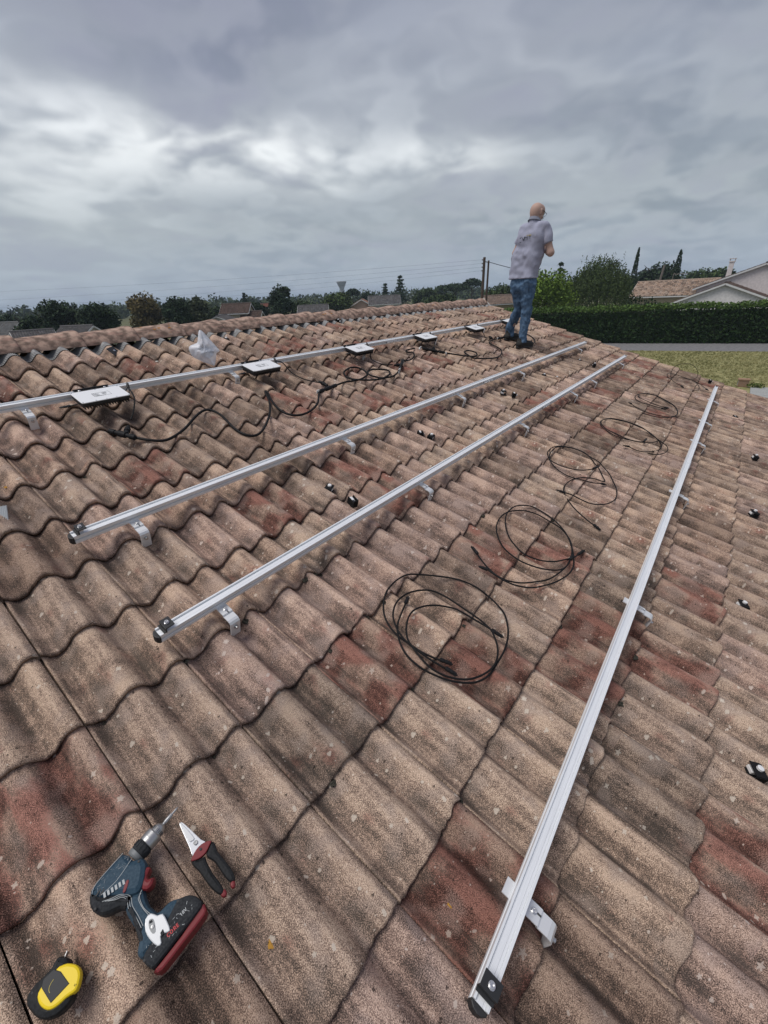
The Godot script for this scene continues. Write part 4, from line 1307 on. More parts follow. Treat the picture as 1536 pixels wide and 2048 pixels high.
func build_loose_clamps() -> void:
	var list := [
		[1.528, 0.097, 0.4, false, "upper of two loose black clamps above the third rail, upright in a valley"],
		[1.503, -0.101, 1.3, true, "lower of two loose black clamps, tipped over close to the third rail"],
		[2.682, 0.218, 0.9, true, "left one of the clamp pair between second and third rail"],
		[2.71, 0.115, 0.2, false, "right one of the clamp pair between second and third rail"],
		[4.246, 0.195, 2.0, false, "left one of the far clamp pair left of the rail splice"],
		[4.25, 0.10, 0.5, true, "right one of the far clamp pair left of the rail splice"],
		[5.53, 0.21, 0.1, false, "clamp showing a white top in the far part of the rail gap"],
		[5.645, 0.07, 0.7, false, "dark round-looking clamp beside the white-topped far clamp"],
		[6.90, -0.06, 0.3, false, "small far clamp right of the man, near the third rail"],
		[7.0, 0.18, 1.1, false, "small far clamp right of the man, near the second rail"],
		[8.62, -0.07, 0.8, true, "loose clamp on the verge tiles beyond the third rail's end"],
		[8.55, -1.49, 0.2, true, "loose clamp beside the far end of the lowest rail"],
		[6.95, -1.93, 0.5, true, "flat black clamp on an orange tile right of the lowest rail"],
		[5.43, -2.165, 0.3, false, "far clamp at the right edge, on a dark purple tile"],
		[4.05, -2.185, 0.6, false, "clamp with bright nut at the right edge, third from the bottom"],
		[2.69, -2.155, 0.4, false, "clamp with white top at the right edge, second from the bottom"],
		[1.555, -2.225, 0.5, false, "nearest loose clamp, cut by the right edge of the picture"],
		[2.538, 2.58, 0.9, false, "clamp on the top course right of the plastic bag"],
		[4.284, 2.70, 0.2, true, "small dark clamp close under the ridge, far left of the man"]]
	for w in list:
		clamp_thing(w[0], w[1], w[2], w[3], w[4])
	# plate with a bolt below the ridge
	var t := thing("base_plate", "square black plate with a bolt, leaning on a tile below the ridge", "plate", rp(1.43, 2.50, surf(1.43, 2.50) + 0.02), rb() * Basis(Vector3.UP, 0.5) * Basis(Vector3.RIGHT, 0.5))
	var g := Geo.new()
	g.cbox(Vector3.ZERO, Vector3(0.075, 0.005, 0.085), 0.001)
	part("plate", g, mat("black_anodised", Color(0.022, 0.023, 0.025), 0.5, 0.2), t)
	g = Geo.new()
	g.lathe([[0, 0.008], [0.007, 0.008], [0.008, 0.005]], Vector3(0, 0.003, 0), Vector3.UP, 10)
	part("bolt", g, mat("bolt", Color(0.72, 0.72, 0.72), 0.3, 0.9), t)
	# scrap of white paper
	t = thing("paper_scrap", "small torn white scrap on the tiles below the ridge", "scrap", rp(1.69, 2.375, surf(1.69, 2.375) + 0.008), rb() * Basis(Vector3.UP, 0.3))
	g = Geo.new()
	g.slab(PackedVector2Array([Vector2(-0.03, -0.008), Vector2(-0.008, -0.014), Vector2(0.03, -0.004), Vector2(0.026, 0.012), Vector2(0.0, 0.008), Vector2(-0.024, 0.014)]), 0.0, 0.002, 0.0005)
	part("paper", g, mat("paper", Color(0.75, 0.73, 0.66), 0.8), t)
	# ribbed strip of flashing at the left edge
	t = thing("flashing_offcut", "ribbed grey metal flashing offcut at the left edge of the picture", "metal strip", rp(0.115, 0.84, surf(0.115, 0.84) + 0.012), rb() * Basis(Vector3.UP, 0.12))
	g = Geo.new()
	for k in 24:
		var z0 := -0.075 + k * 0.006
		for s in 2:
			var za := z0 + s * 0.003
			var y0 := 0.0 if s == 0 else 0.003
			g.quad(Vector3(-0.12, y0, za), Vector3(0.05, y0, za), Vector3(0.05, 0.003 - y0, za + 0.003), Vector3(-0.12, 0.003 - y0, za + 0.003))
	part("strip", g, mat("zinc", Color(0.5, 0.52, 0.53), 0.4, 0.7), t, Transform3D(Basis(Vector3.UP, 1.2), Vector3.ZERO))

# ---------------------------------------------------------------- tools in the foreground
func poly(list: Array, u0: float, v0: float) -> PackedVector2Array:
	var p := PackedVector2Array()
	for q in list:
		p.append(Vector2(q[0] - u0, -(q[1] - v0)))
	return p

func rounded(p: PackedVector2Array, per := 3) -> PackedVector2Array:
	var out := PackedVector2Array()
	var m := p.size()
	for k in m:
		var p0 := p[(k - 1 + m) % m]; var p1 := p[k]; var p2 := p[(k + 1) % m]; var p3 := p[(k + 2) % m]
		for s in per:
			out.append(p1.cubic_interpolate(p2, p0, p3, float(s) / per))
	return out

func text_part(called: String, txt: String, size: float, m: Material, parent: Node, t: Transform3D) -> void:
	var tm := TextMesh.new()
	var sf := SystemFont.new()
	sf.font_names = PackedStringArray(["Droid Sans"])
	sf.font_weight = 700
	tm.font = sf
	tm.text = txt
	tm.font_size = 32
	tm.pixel_size = size / 32.0
	tm.depth = 0.0008
	part(called, tm, m, parent, t)

func build_tools() -> void:
	# ---- cordless drill
	var u0 := -0.08
	var v0 := -0.90
	var t := thing("cordless_drill", "dark blue cordless drill with red trigger, lying on its side bottom left", "drill", rp(u0, v0, 0.004), rb())
	var blue := noise_mat("drill_blue", Color(0.022, 0.048, 0.075), Color(0.045, 0.08, 0.11), 0.03, 9.0, 0.5, 0.15, false)
	var rub := noise_mat("drill_rubber", Color(0.018, 0.02, 0.023), Color(0.045, 0.047, 0.05), 0.03, 9.0, 0.75, 0.2, false)
	var redm := mat("tool_red", Color(0.18, 0.016, 0.02), 0.5)
	var steel := mat("steel", Color(0.42, 0.42, 0.42), 0.38, 0.85)
	var line := mat("light_print", Color(0.42, 0.44, 0.44), 0.6)
	var g := Geo.new()
	g.slab(rounded(poly([[-0.079, -0.770], [-0.070, -0.800], [-0.053, -0.812], [-0.051, -0.829], [-0.058, -0.843], [-0.077, -0.865], [-0.095, -0.869], [-0.110, -0.856], [-0.136, -0.828], [-0.151, -0.815], [-0.162, -0.790], [-0.142, -0.779]], u0, v0), 2), 0.012, 0.074, 0.013)
	var body := part("motor_housing", g, blue, t)
	g = Geo.new()
	g.slab(rounded(poly([[-0.158, -0.786], [-0.140, -0.815], [-0.123, -0.828], [-0.107, -0.852], [-0.098, -0.866], [-0.114, -0.873], [-0.124, -0.871], [-0.131, -0.861], [-0.148, -0.853], [-0.161, -0.844], [-0.171, -0.822], [-0.169, -0.801]], u0, v0), 2), 0.014, 0.070, 0.014)
	part("rear_cap", g, rub, t)
	g = Geo.new()
	g.slab(rounded(poly([[-0.104, -0.850], [-0.090, -0.860], [-0.078, -0.866], [-0.084, -0.886], [-0.086, -0.909], [-0.080, -0.935], [-0.088, -0.955], [-0.110, -0.958], [-0.131, -0.949], [-0.126, -0.927], [-0.126, -0.902], [-0.126, -0.880], [-0.120, -0.866]], u0, v0), 2), 0.020, 0.066, 0.014)
	part("grip", g, blue, t)
	g = Geo.new()
	g.slab(rounded(poly([[-0.131, -0.955], [-0.127, -0.927], [-0.122, -0.900], [-0.122, -0.882], [-0.116, -0.872], [-0.112, -0.885], [-0.113, -0.905], [-0.112, -0.930], [-0.117, -0.955]], u0, v0), 2), 0.024, 0.0675, 0.008)
	part("grip_rubber", g, rub, t)
	g = Geo.new()
	g.slab(rounded(poly([[-0.128, -0.944], [-0.122, -0.930], [-0.090, -0.929], [-0.075, -0.934], [-0.053, -0.935], [-0.036, -0.946], [-0.024, -0.960], [-0.040, -0.975], [-0.120, -0.978], [-0.138, -0.979], [-0.143, -0.966], [-0.138, -0.955]], u0, v0), 2), 0.008, 0.068, 0.010)
	part("foot", g, blue, t)
	g = Geo.new()
	g.slab(rounded(poly([[-0.044, -0.949], [-0.024, -0.955], [-0.012, -0.968], [-0.006, -0.985], [-0.012, -1.001], [-0.070, -1.006], [-0.126, -1.011], [-0.135, -1.003], [-0.139, -0.991], [-0.136, -0.978], [-0.120, -0.971], [-0.08, -0.965]], u0, v0), 2), 0.002, 0.077, 0.009)
	var bat := part("battery", g, rub, t)
	g = Geo.new()
	g.slab(rounded(poly([[-0.009, -0.996], [-0.005, -1.006], [-0.014, -1.0175], [-0.067, -1.022], [-0.120, -1.026], [-0.131, -1.019], [-0.129, -1.013], [-0.066, -1.008]], u0, v0), 2), 0.006, 0.068, 0.005)
	part("battery_base", g, redm, bat)
	g = Geo.new()
	g.slab(rounded(poly([[-0.054, -0.836], [-0.050, -0.846], [-0.062, -0.853], [-0.063, -0.861], [-0.053, -0.867], [-0.062, -0.878], [-0.076, -0.878], [-0.086, -0.862], [-0.086, -0.842], [-0.070, -0.834]], u0, v0), 2), 0.028, 0.068, 0.008)
	part("trigger", g, redm, t)
	# chuck along the axis
	var ax := Vector3(0.1245, 0.0, -0.020).normalized()
	var a0 := Vector3(-0.068 - u0, 0.042, -(-0.7905 - v0))
	g = Geo.new()
	g.lathe([[0.0, 0.0185], [0.004, 0.021], [0.012, 0.0215], [0.013, 0.020]], a0, ax, 28)
	part("collar", g, mat("grey_ring", Color(0.16, 0.17, 0.175), 0.5), t)
	g = Geo.new()
	g.lathe([[0.012, 0.019], [0.014, 0.0215], [0.030, 0.0218], [0.036, 0.0195]], a0, ax, 28)
	for k in 14:
		var w := TAU * k / 14.0
		var rx := Vector3.UP * cos(w) + ax.cross(Vector3.UP).normalized() * sin(w)
		g.box(a0 + ax * 0.025 + rx * 0.0215, Vector3(0.014, 0.003, 0.005), Basis(ax, rx, ax.cross(rx)))
	part("clutch_ring", g, rub, t)
	g = Geo.new()
	g.lathe([[0.034, 0.018], [0.036, 0.0215], [0.046, 0.022], [0.060, 0.0215], [0.063, 0.019], [0.0635, 0.0165], [0.074, 0.0155], [0.080, 0.012], [0.084, 0.007], [0.086, 0.0045]], a0, ax, 30)
	part("chuck", g, steel, t)
	g = Geo.new()
	for k in 22:
		var w := TAU * k / 22.0
		var rx := Vector3.UP * cos(w) + ax.cross(Vector3.UP).normalized() * sin(w)
		g.box(a0 + ax * 0.069 + rx * 0.0158, Vector3(0.008, 0.0012, 0.0022), Basis(ax, rx, ax.cross(rx)))
	part("knurling", g, mat("dark_steel", Color(0.14, 0.14, 0.14), 0.45, 0.8), t)
	g = Geo.new()
	g.lathe([[0.084, 0.0040], [0.090, 0.0040], [0.091, 0.0052], [0.104, 0.0055], [0.112, 0.0052], [0.113, 0.0032], [0.127, 0.0030], [0.132, 0.0012]], a0, ax, 12)
	part("bit", g, steel, t)
	# belt clip with screw
	g = Geo.new()
	var top := 0.070
	g.slab(rounded(poly([[-0.090, -0.926], [-0.083, -0.940], [-0.074, -0.946], [-0.074, -0.964], [-0.078, -0.984], [-0.088, -0.979], [-0.096, -0.977], [-0.100, -0.988], [-0.108, -0.987], [-0.113, -0.967], [-0.113, -0.945], [-0.103, -0.926]], u0, v0), 2), top, top + 0.009, 0.002)
	var clip := part("belt_clip", g, mat("clip_white", Color(0.72, 0.73, 0.73), 0.35, 0.3), t)
	g = Geo.new()
	g.slab(rounded(poly([[-0.099, -0.934], [-0.092, -0.938], [-0.094, -0.950], [-0.099, -0.962], [-0.105, -0.960], [-0.105, -0.945]], u0, v0), 2), top + 0.004, top + 0.0098, 0.0005)
	part("recess", g, mat("clip_grey", Color(0.30, 0.31, 0.31), 0.5, 0.2), clip)
	g = Geo.new()
	g.slab(poly([[-0.100, -0.936], [-0.094, -0.938], [-0.095, -0.943], [-0.101, -0.941]], u0, v0), top + 0.009, top + 0.0103, 0.0002)
	g.slab(poly([[-0.094, -0.972], [-0.087, -0.970], [-0.088, -0.978], [-0.095, -0.979]], u0, v0), top + 0.004, top + 0.0103, 0.0002)
	part("slot", g, rub, clip)
	g = Geo.new()
	g.lathe([[0, 0.0035], [0.0012, 0.0035], [0.0014, 0.002]], Vector3(-0.099 - u0, top + 0.0098, -(-0.950 - v0)), Vector3.UP, 12)
	part("screw", g, steel, clip)
	# print: contour lines, vents, lettering
	g = Geo.new()
	var yl := 0.0668
	for o in [0.0, 0.0042, 0.0084]:
		var pl := []
		for q in [[-0.150 + o, -0.824 - o], [-0.134 + o * 0.5, -0.834 - o], [-0.118, -0.842 - o * 0.9], [-0.1055 - o, -0.860 - o * 0.2], [-0.1105 - o, -0.880], [-0.1105 - o, -0.905], [-0.112 - o, -0.93]]:
			pl.append(Vector3(q[0] - u0, (0.0708 if q[1] > -0.858 else yl) - 0.0002, -(q[1] - v0)))
		g.tube(smooth_path(pl, 4), 0.0007, 5)
	for o in [0.0, 0.004]:
		var pl := []
		for q in [[-0.083 - o, -0.869 - o], [-0.091 - o, -0.874 - o * 0.6], [-0.095 - o * 0.6, -0.885], [-0.096 - o * 0.4, -0.905], [-0.090 - o, -0.93]]:
			pl.append(Vector3(q[0] - u0, yl - 0.0004, -(q[1] - v0)))
		g.tube(smooth_path(pl, 4), 0.0007, 5)
	for q in [[[-0.078, -0.772], [-0.142, -0.783], [-0.158, -0.795]], [[-0.070, -0.798], [-0.112, -0.812], [-0.146, -0.812]]]:
		var pl := []
		for w in q:
			pl.append(Vector3(w[0] - u0, 0.0738, -(w[1] - v0)))
		g.tube(smooth_path(pl, 4), 0.0007, 5)
	part("contour_lines", g, line, t)
	g = Geo.new()
	for k in 6:
		var f := k / 5.0
		g.box(Vector3(lerp(-0.141, -0.103, f) - u0, 0.0745, -(lerp(-0.818, -0.827, f) - v0)), Vector3(0.0045, 0.002, 0.010), Basis(Vector3.UP, -0.25))
	part("vent_ribs", g, line, body)
	g = Geo.new()
	g.slab(rounded(poly([[-0.098, -0.829], [-0.094, -0.834], [-0.108, -0.846], [-0.113, -0.843]], u0, v0), 2), 0.070, 0.0752, 0.0008)
	part("badge", g, redm, body)
	g = Geo.new()
	for q in [[-0.148, -0.803], [-0.143, -0.809]]:
		g.box(Vector3(q[0] - u0, 0.0738, -(q[1] - v0)), Vector3(0.014, 0.001, 0.003), Basis(Vector3.UP, 0.35))
	for q in [[-0.165, -0.826], [-0.062, -0.815], [-0.041, -0.951], [-0.137, -0.985]]:
		g.cyl(Vector3(q[0] - u0, 0.060, -(q[1] - v0)), Vector3(q[0] - u0, 0.0748, -(q[1] - v0)), 0.0026, 10)
	part("screw_holes", g, mat("slot", Color(0.05, 0.05, 0.05), 0.8), body)
	g = Geo.new()
	rng.seed = 313
	for k in 34:                              # rubbed and dusty scratches on the housing
		var f := rng.randf()
		var q := Vector2(lerpf(-0.148, -0.068, f), lerpf(-0.797, -0.786, f) + rng.randf_range(-0.014, 0.010))
		g.box(Vector3(q.x - u0, 0.0739, -(q.y - v0)), Vector3(rng.randf_range(0.001, 0.009), 0.0004, rng.randf_range(0.0003, 0.0009)), Basis(Vector3.UP, rng.randf_range(-0.5, 1.2)))
	part("scratches", g, mat("scratch", Color(0.20, 0.22, 0.235), 0.8), body)
	var flat := Basis(Vector3.RIGHT, -PI * 0.5)
	text_part("lettering", "CORE", 0.0105, mat("print_red", Color(0.5, 0.05, 0.05), 0.5), bat, Transform3D(Basis(Vector3.UP, -0.03) * flat, Vector3(-0.074 - u0, 0.0774, -(-0.988 - v0))))
	text_part("lettering", "18V", 0.0095, line, bat, Transform3D(Basis(Vector3.UP, 0.02) * flat, Vector3(-0.043 - u0, 0.0774, -(-0.978 - v0))))
	# scuffs on the plastic
	g = Geo.new()
	for k in 26:
		var q := Vector2(rng.randf_range(-0.13, -0.02), rng.randf_range(-0.998, -0.966))
		g.box(Vector3(q.x - u0, 0.0772, -(q.y - v0)), Vector3(rng.randf_range(0.001, 0.006), 0.0005, rng.randf_range(0.0004, 0.001)), Basis(Vector3.UP, rng.randf() * TAU))
	part("scuffs", g, line, bat)

	# ---- wire snips
	u0 = 0.052; v0 = -0.905
	t = thing("wire_snips", "pointed snips with black and red handles, right of the drill", "snips", rp(u0, v0, 0.004), rb())
	var blade := mat("blade", Color(0.78, 0.79, 0.8), 0.3, 0.8)
	var hr := noise_mat("handle_black", Color(0.013, 0.014, 0.015), Color(0.03, 0.031, 0.033), 0.03, 9.0, 0.6, 0.1, false)
	g = Geo.new()
	g.slab(rounded(poly([[0.045, -0.802], [0.050, -0.800], [0.054, -0.807], [0.060, -0.845], [0.064, -0.873], [0.069, -0.888], [0.052, -0.896], [0.031, -0.890], [0.034, -0.871], [0.039, -0.840]], u0, v0), 2), 0.018, 0.0225, 0.001)
	var bl := part("blade", g, blade, t)
	g = Geo.new()
	g.slab(rounded(poly([[0.046, -0.803], [0.050, -0.806], [0.053, -0.830], [0.054, -0.858], [0.045, -0.858], [0.041, -0.850]], u0, v0), 2), 0.0222, 0.0250, 0.0008)
	part("blade", g, mat("blade_dull", Color(0.55, 0.56, 0.57), 0.4, 0.8), t)
	g = Geo.new()
	g.lathe([[0, 0.0055], [0.003, 0.0055], [0.004, 0.0045], [0.004, 0.0025], [0.003, 0.0022]], Vector3(0.051 - u0, 0.0222, -(-0.869 - v0)), Vector3.UP, 18)
	part("pivot_screw", g, steel, bl)
	g = Geo.new()
	g.slab(rounded(poly([[0.080, -0.896], [0.070, -0.902], [0.056, -0.908], [0.042, -0.907], [0.032, -0.903], [0.022, -0.895], [0.034, -0.887], [0.050, -0.883], [0.066, -0.886]], u0, v0), 2), 0.014, 0.0285, 0.002)
	var rp_ := part("locking_plate", g, redm, t)
	g = Geo.new()
	g.lathe([[0, 0.003], [0.002, 0.003], [0.0025, 0.002]], Vector3(0.051 - u0, 0.0285, -(-0.892 - v0)), Vector3.UP, 12)
	part("rivet", g, mat("slot", Color(0.05, 0.05, 0.05), 0.8), rp_)
	g = Geo.new()
	g.slab(rounded(poly([[0.023, -0.895], [0.036, -0.905], [0.050, -0.911], [0.048, -0.920], [0.046, -0.935], [0.044, -0.957], [0.045, -0.980], [0.043, -1.003], [0.035, -1.008], [0.029, -0.997], [0.025, -0.976], [0.024, -0.950], [0.024, -0.928], [0.021, -0.908]], u0, v0), 2), 0.004, 0.0265, 0.007)
	var h1 := part("handle", g, hr, t)
	g = Geo.new()
	g.slab(rounded(poly([[0.080, -0.897], [0.083, -0.909], [0.078, -0.925], [0.079, -0.949], [0.080, -0.977], [0.078, -0.998], [0.072, -1.009], [0.063, -1.004], [0.060, -0.990], [0.060, -0.968], [0.061, -0.944], [0.058, -0.930], [0.054, -0.918], [0.057, -0.909], [0.070, -0.902]], u0, v0), 2), 0.004, 0.0265, 0.007)
	var h2 := part("handle", g, hr, t)
	g = Geo.new()
	g.slab(rounded(poly([[0.045, -1.003], [0.046, -1.012], [0.041, -1.018], [0.034, -1.015], [0.033, -1.006]], u0, v0), 2), 0.005, 0.0235, 0.005)
	part("handle_tip", g, redm, h1)
	g = Geo.new()
	g.slab(rounded(poly([[0.071, -1.004], [0.070, -1.014], [0.064, -1.020], [0.058, -1.016], [0.060, -1.006]], u0, v0), 2), 0.005, 0.0225, 0.005)
	g.cyl(Vector3(0.0645 - u0, 0.02, 1.012 + v0), Vector3(0.0645 - u0, 0.0232, 1.012 + v0), 0.0022, 10)
	part("handle_tip", g, redm, h2)

	# ---- tape measure
	u0 = -0.277; v0 = -0.88
	t = thing("tape_measure", "yellow and black tape measure in the bottom left corner", "tape measure", rp(u0, v0, -0.004), rb())
	g = Geo.new()
	g.slab(rounded(poly([[-0.246, -0.838], [-0.239, -0.851], [-0.240, -0.864], [-0.236, -0.877], [-0.236, -0.891], [-0.243, -0.904], [-0.255, -0.914], [-0.261, -0.920], [-0.273, -0.922], [-0.289, -0.919], [-0.304, -0.908], [-0.312, -0.894], [-0.316, -0.878], [-0.318, -0.860], [-0.312, -0.846], [-0.297, -0.841], [-0.285, -0.842], [-0.267, -0.840], [-0.254, -0.834]], u0, v0), 2), 0.0, 0.046, 0.010)
	var cs := part("case", g, hr, t)
	g = Geo.new()
	g.slab(rounded(poly([[-0.2582, -0.8527], [-0.2527, -0.8538], [-0.2428, -0.8602], [-0.2362, -0.8689], [-0.2318, -0.8764], [-0.2296, -0.8872], [-0.2318, -0.898], [-0.2384, -0.9078], [-0.2472, -0.9153], [-0.2571, -0.9132], [-0.2648, -0.911], [-0.2769, -0.9099], [-0.2868, -0.9067], [-0.2945, -0.9002], [-0.3, -0.8872], [-0.3011, -0.8732], [-0.2967, -0.8613], [-0.2813, -0.8548]], u0, v0), 2), 0.026, 0.0508, 0.005)
	part("yellow_shell", g, mat("tape_yellow", Color(0.85, 0.62, 0.012), 0.4), cs)
	g = Geo.new()
	g.slab(poly([[-0.263, -0.850], [-0.2555, -0.864], [-0.252, -0.895], [-0.286, -0.896], [-0.289, -0.860], [-0.282, -0.850]], u0, v0), 0.047, 0.0522, 0.0012)
	var lab := part("face_label", g, mat("label_black", Color(0.025, 0.026, 0.028), 0.6), cs)
	g = Geo.new()
	var arc := []
	for k in 9:
		var w := lerpf(3.3, 1.75, k / 8.0)
		arc.append(Vector3(-0.266 - u0 + cos(w) * 0.0155, 0.0523, -(-0.878 - v0) - sin(w) * 0.0125))
	g.tube(arc, 0.0006, 5)
	part("print_mark", g, mat("print_yellow", Color(0.55, 0.45, 0.12), 0.6), lab)
	g = Geo.new()
	g.cyl(Vector3(-0.2455 - u0, 0.045, 0.906 + v0), Vector3(-0.2455 - u0, 0.0508, 0.906 + v0), 0.0022, 10)
	g.cyl(Vector3(-0.304 - u0, 0.04, 0.852 + v0), Vector3(-0.304 - u0, 0.0465, 0.852 + v0), 0.002, 10)
	part("screw_holes", g, mat("slot", Color(0.05, 0.05, 0.05), 0.8), cs)
	g = Geo.new()
	g.box(Vector3(-0.243 - u0, 0.012, 0.836 + v0), Vector3(0.012, 0.018, 0.0015), Basis(Vector3.UP, 0.7))
	part("end_hook", g, steel, cs)

# ---------------------------------------------------------------- plastic bag
func build_bag() -> void:
	var o := rp(1.96, 2.02, 0.02)
	var t := thing("plastic_bag", "crumpled clear white plastic bag standing on the tiles under the ridge", "bag", o)
	var edge := [[1.951, 2.084, 0.272], [1.973, 2.07, 0.266], [2.001, 2.04, 0.224], [2.042, 1.995, 0.159], [2.06, 1.974, 0.126], [2.036, 1.984, 0.108], [2.019, 1.978, 0.052], [2.002, 1.973, 0.01], [1.986, 1.985, 0.012], [1.942, 2.017, 0.028], [1.898, 2.048, 0.049], [1.863, 2.076, 0.077], [1.857, 2.099, 0.142], [1.918, 2.075, 0.176], [1.933, 2.079, 0.218]]
	var m := StandardMaterial3D.new()
	m.albedo_color = Color(0.94, 0.955, 0.985, 0.60)
	m.transparency = BaseMaterial3D.TRANSPARENCY_ALPHA
	m.roughness = 0.35
	m.cull_mode = BaseMaterial3D.CULL_DISABLED
	var nz := FastNoiseLite.new()
	nz.seed = 21; nz.frequency = 7.0; nz.fractal_octaves = 3
	var back := (CAM_POS - rp(1.95, 2.03, 0.1)).normalized()
	var mid := rp(1.96, 2.03, 0.11)
	for side in 2:
		var g := Geo.new()
		var rings := []
		var ring0 := []
		for e in edge:
			ring0.append(rp(e[0], e[1], e[2]))
		ring0 = smooth_path(ring0, 3, true)
		var nr := 7
		for r in nr + 1:
			var f := float(r) / nr
			var row := []
			for p in ring0:
				var q: Vector3 = p.lerp(mid, f)
				var puff := sqrt(f) * 0.07 * (1.0 if side == 0 else -0.9)
				q += back * (puff + nz.get_noise_3dv(q * 3.0 + Vector3(side * 9.0, 0, 0)) * 0.028 * min(1.0, f * 3.0))
				row.append(q - o)
			rings.append(row)
		var cnt: int = rings[0].size()
		for r in nr:
			for k in cnt:
				var q := []
				for w in [[r, k], [r, (k + 1) % cnt], [r + 1, (k + 1) % cnt], [r + 1, k]]:
					var e1: Vector3 = rings[w[0]][(w[1] + 1) % cnt] - rings[w[0]][(w[1] + cnt - 1) % cnt]
					var e2: Vector3 = rings[min(w[0] + 1, nr)][w[1]] - rings[max(w[0] - 1, 0)][w[1]]
					var nn := e1.cross(e2)
					if w[0] >= nr or nn.length() < 0.0000001:
						nn = back
					nn = nn.normalized()
					q.append(nn if nn.dot(back) > 0.0 else -nn)
				g.squad(rings[r][k], rings[r][(k + 1) % cnt], rings[r + 1][(k + 1) % cnt], rings[r + 1][k], q[0], q[1], q[2], q[3])
		part("film", g, m, t)
	# seam and a crushed white sheet inside
	var g := Geo.new()
	var rim := []
	for e in edge:
		rim.append(rp(e[0], e[1], e[2]) - o)
	g.tube(smooth_path(rim, 3, true), 0.0012, 5, true)
	part("seam", g, mat("bag_seam", Color(0.75, 0.77, 0.8), 0.4), t)
	g = Geo.new()
	var rows := []
	for a in 9:
		var row := []
		for b in 9:
			var p := rp(1.925 + a * 0.0115, 2.045 - a * 0.006, 0.055 + b * 0.014)
			row.append(p + back * nz.get_noise_3dv(p * 4.0) * 0.05 - o)
		rows.append(row)
	for a in 8:
		for b in 8:
			if Vector2(a - 3.5, b - 3.5).length() < 4.2:
				g.quad(rows[a][b], rows[a + 1][b], rows[a + 1][b + 1], rows[a][b + 1])
	part("folded_film", g, mat("bag_sheet", Color(0.76, 0.79, 0.86), 0.5), t)

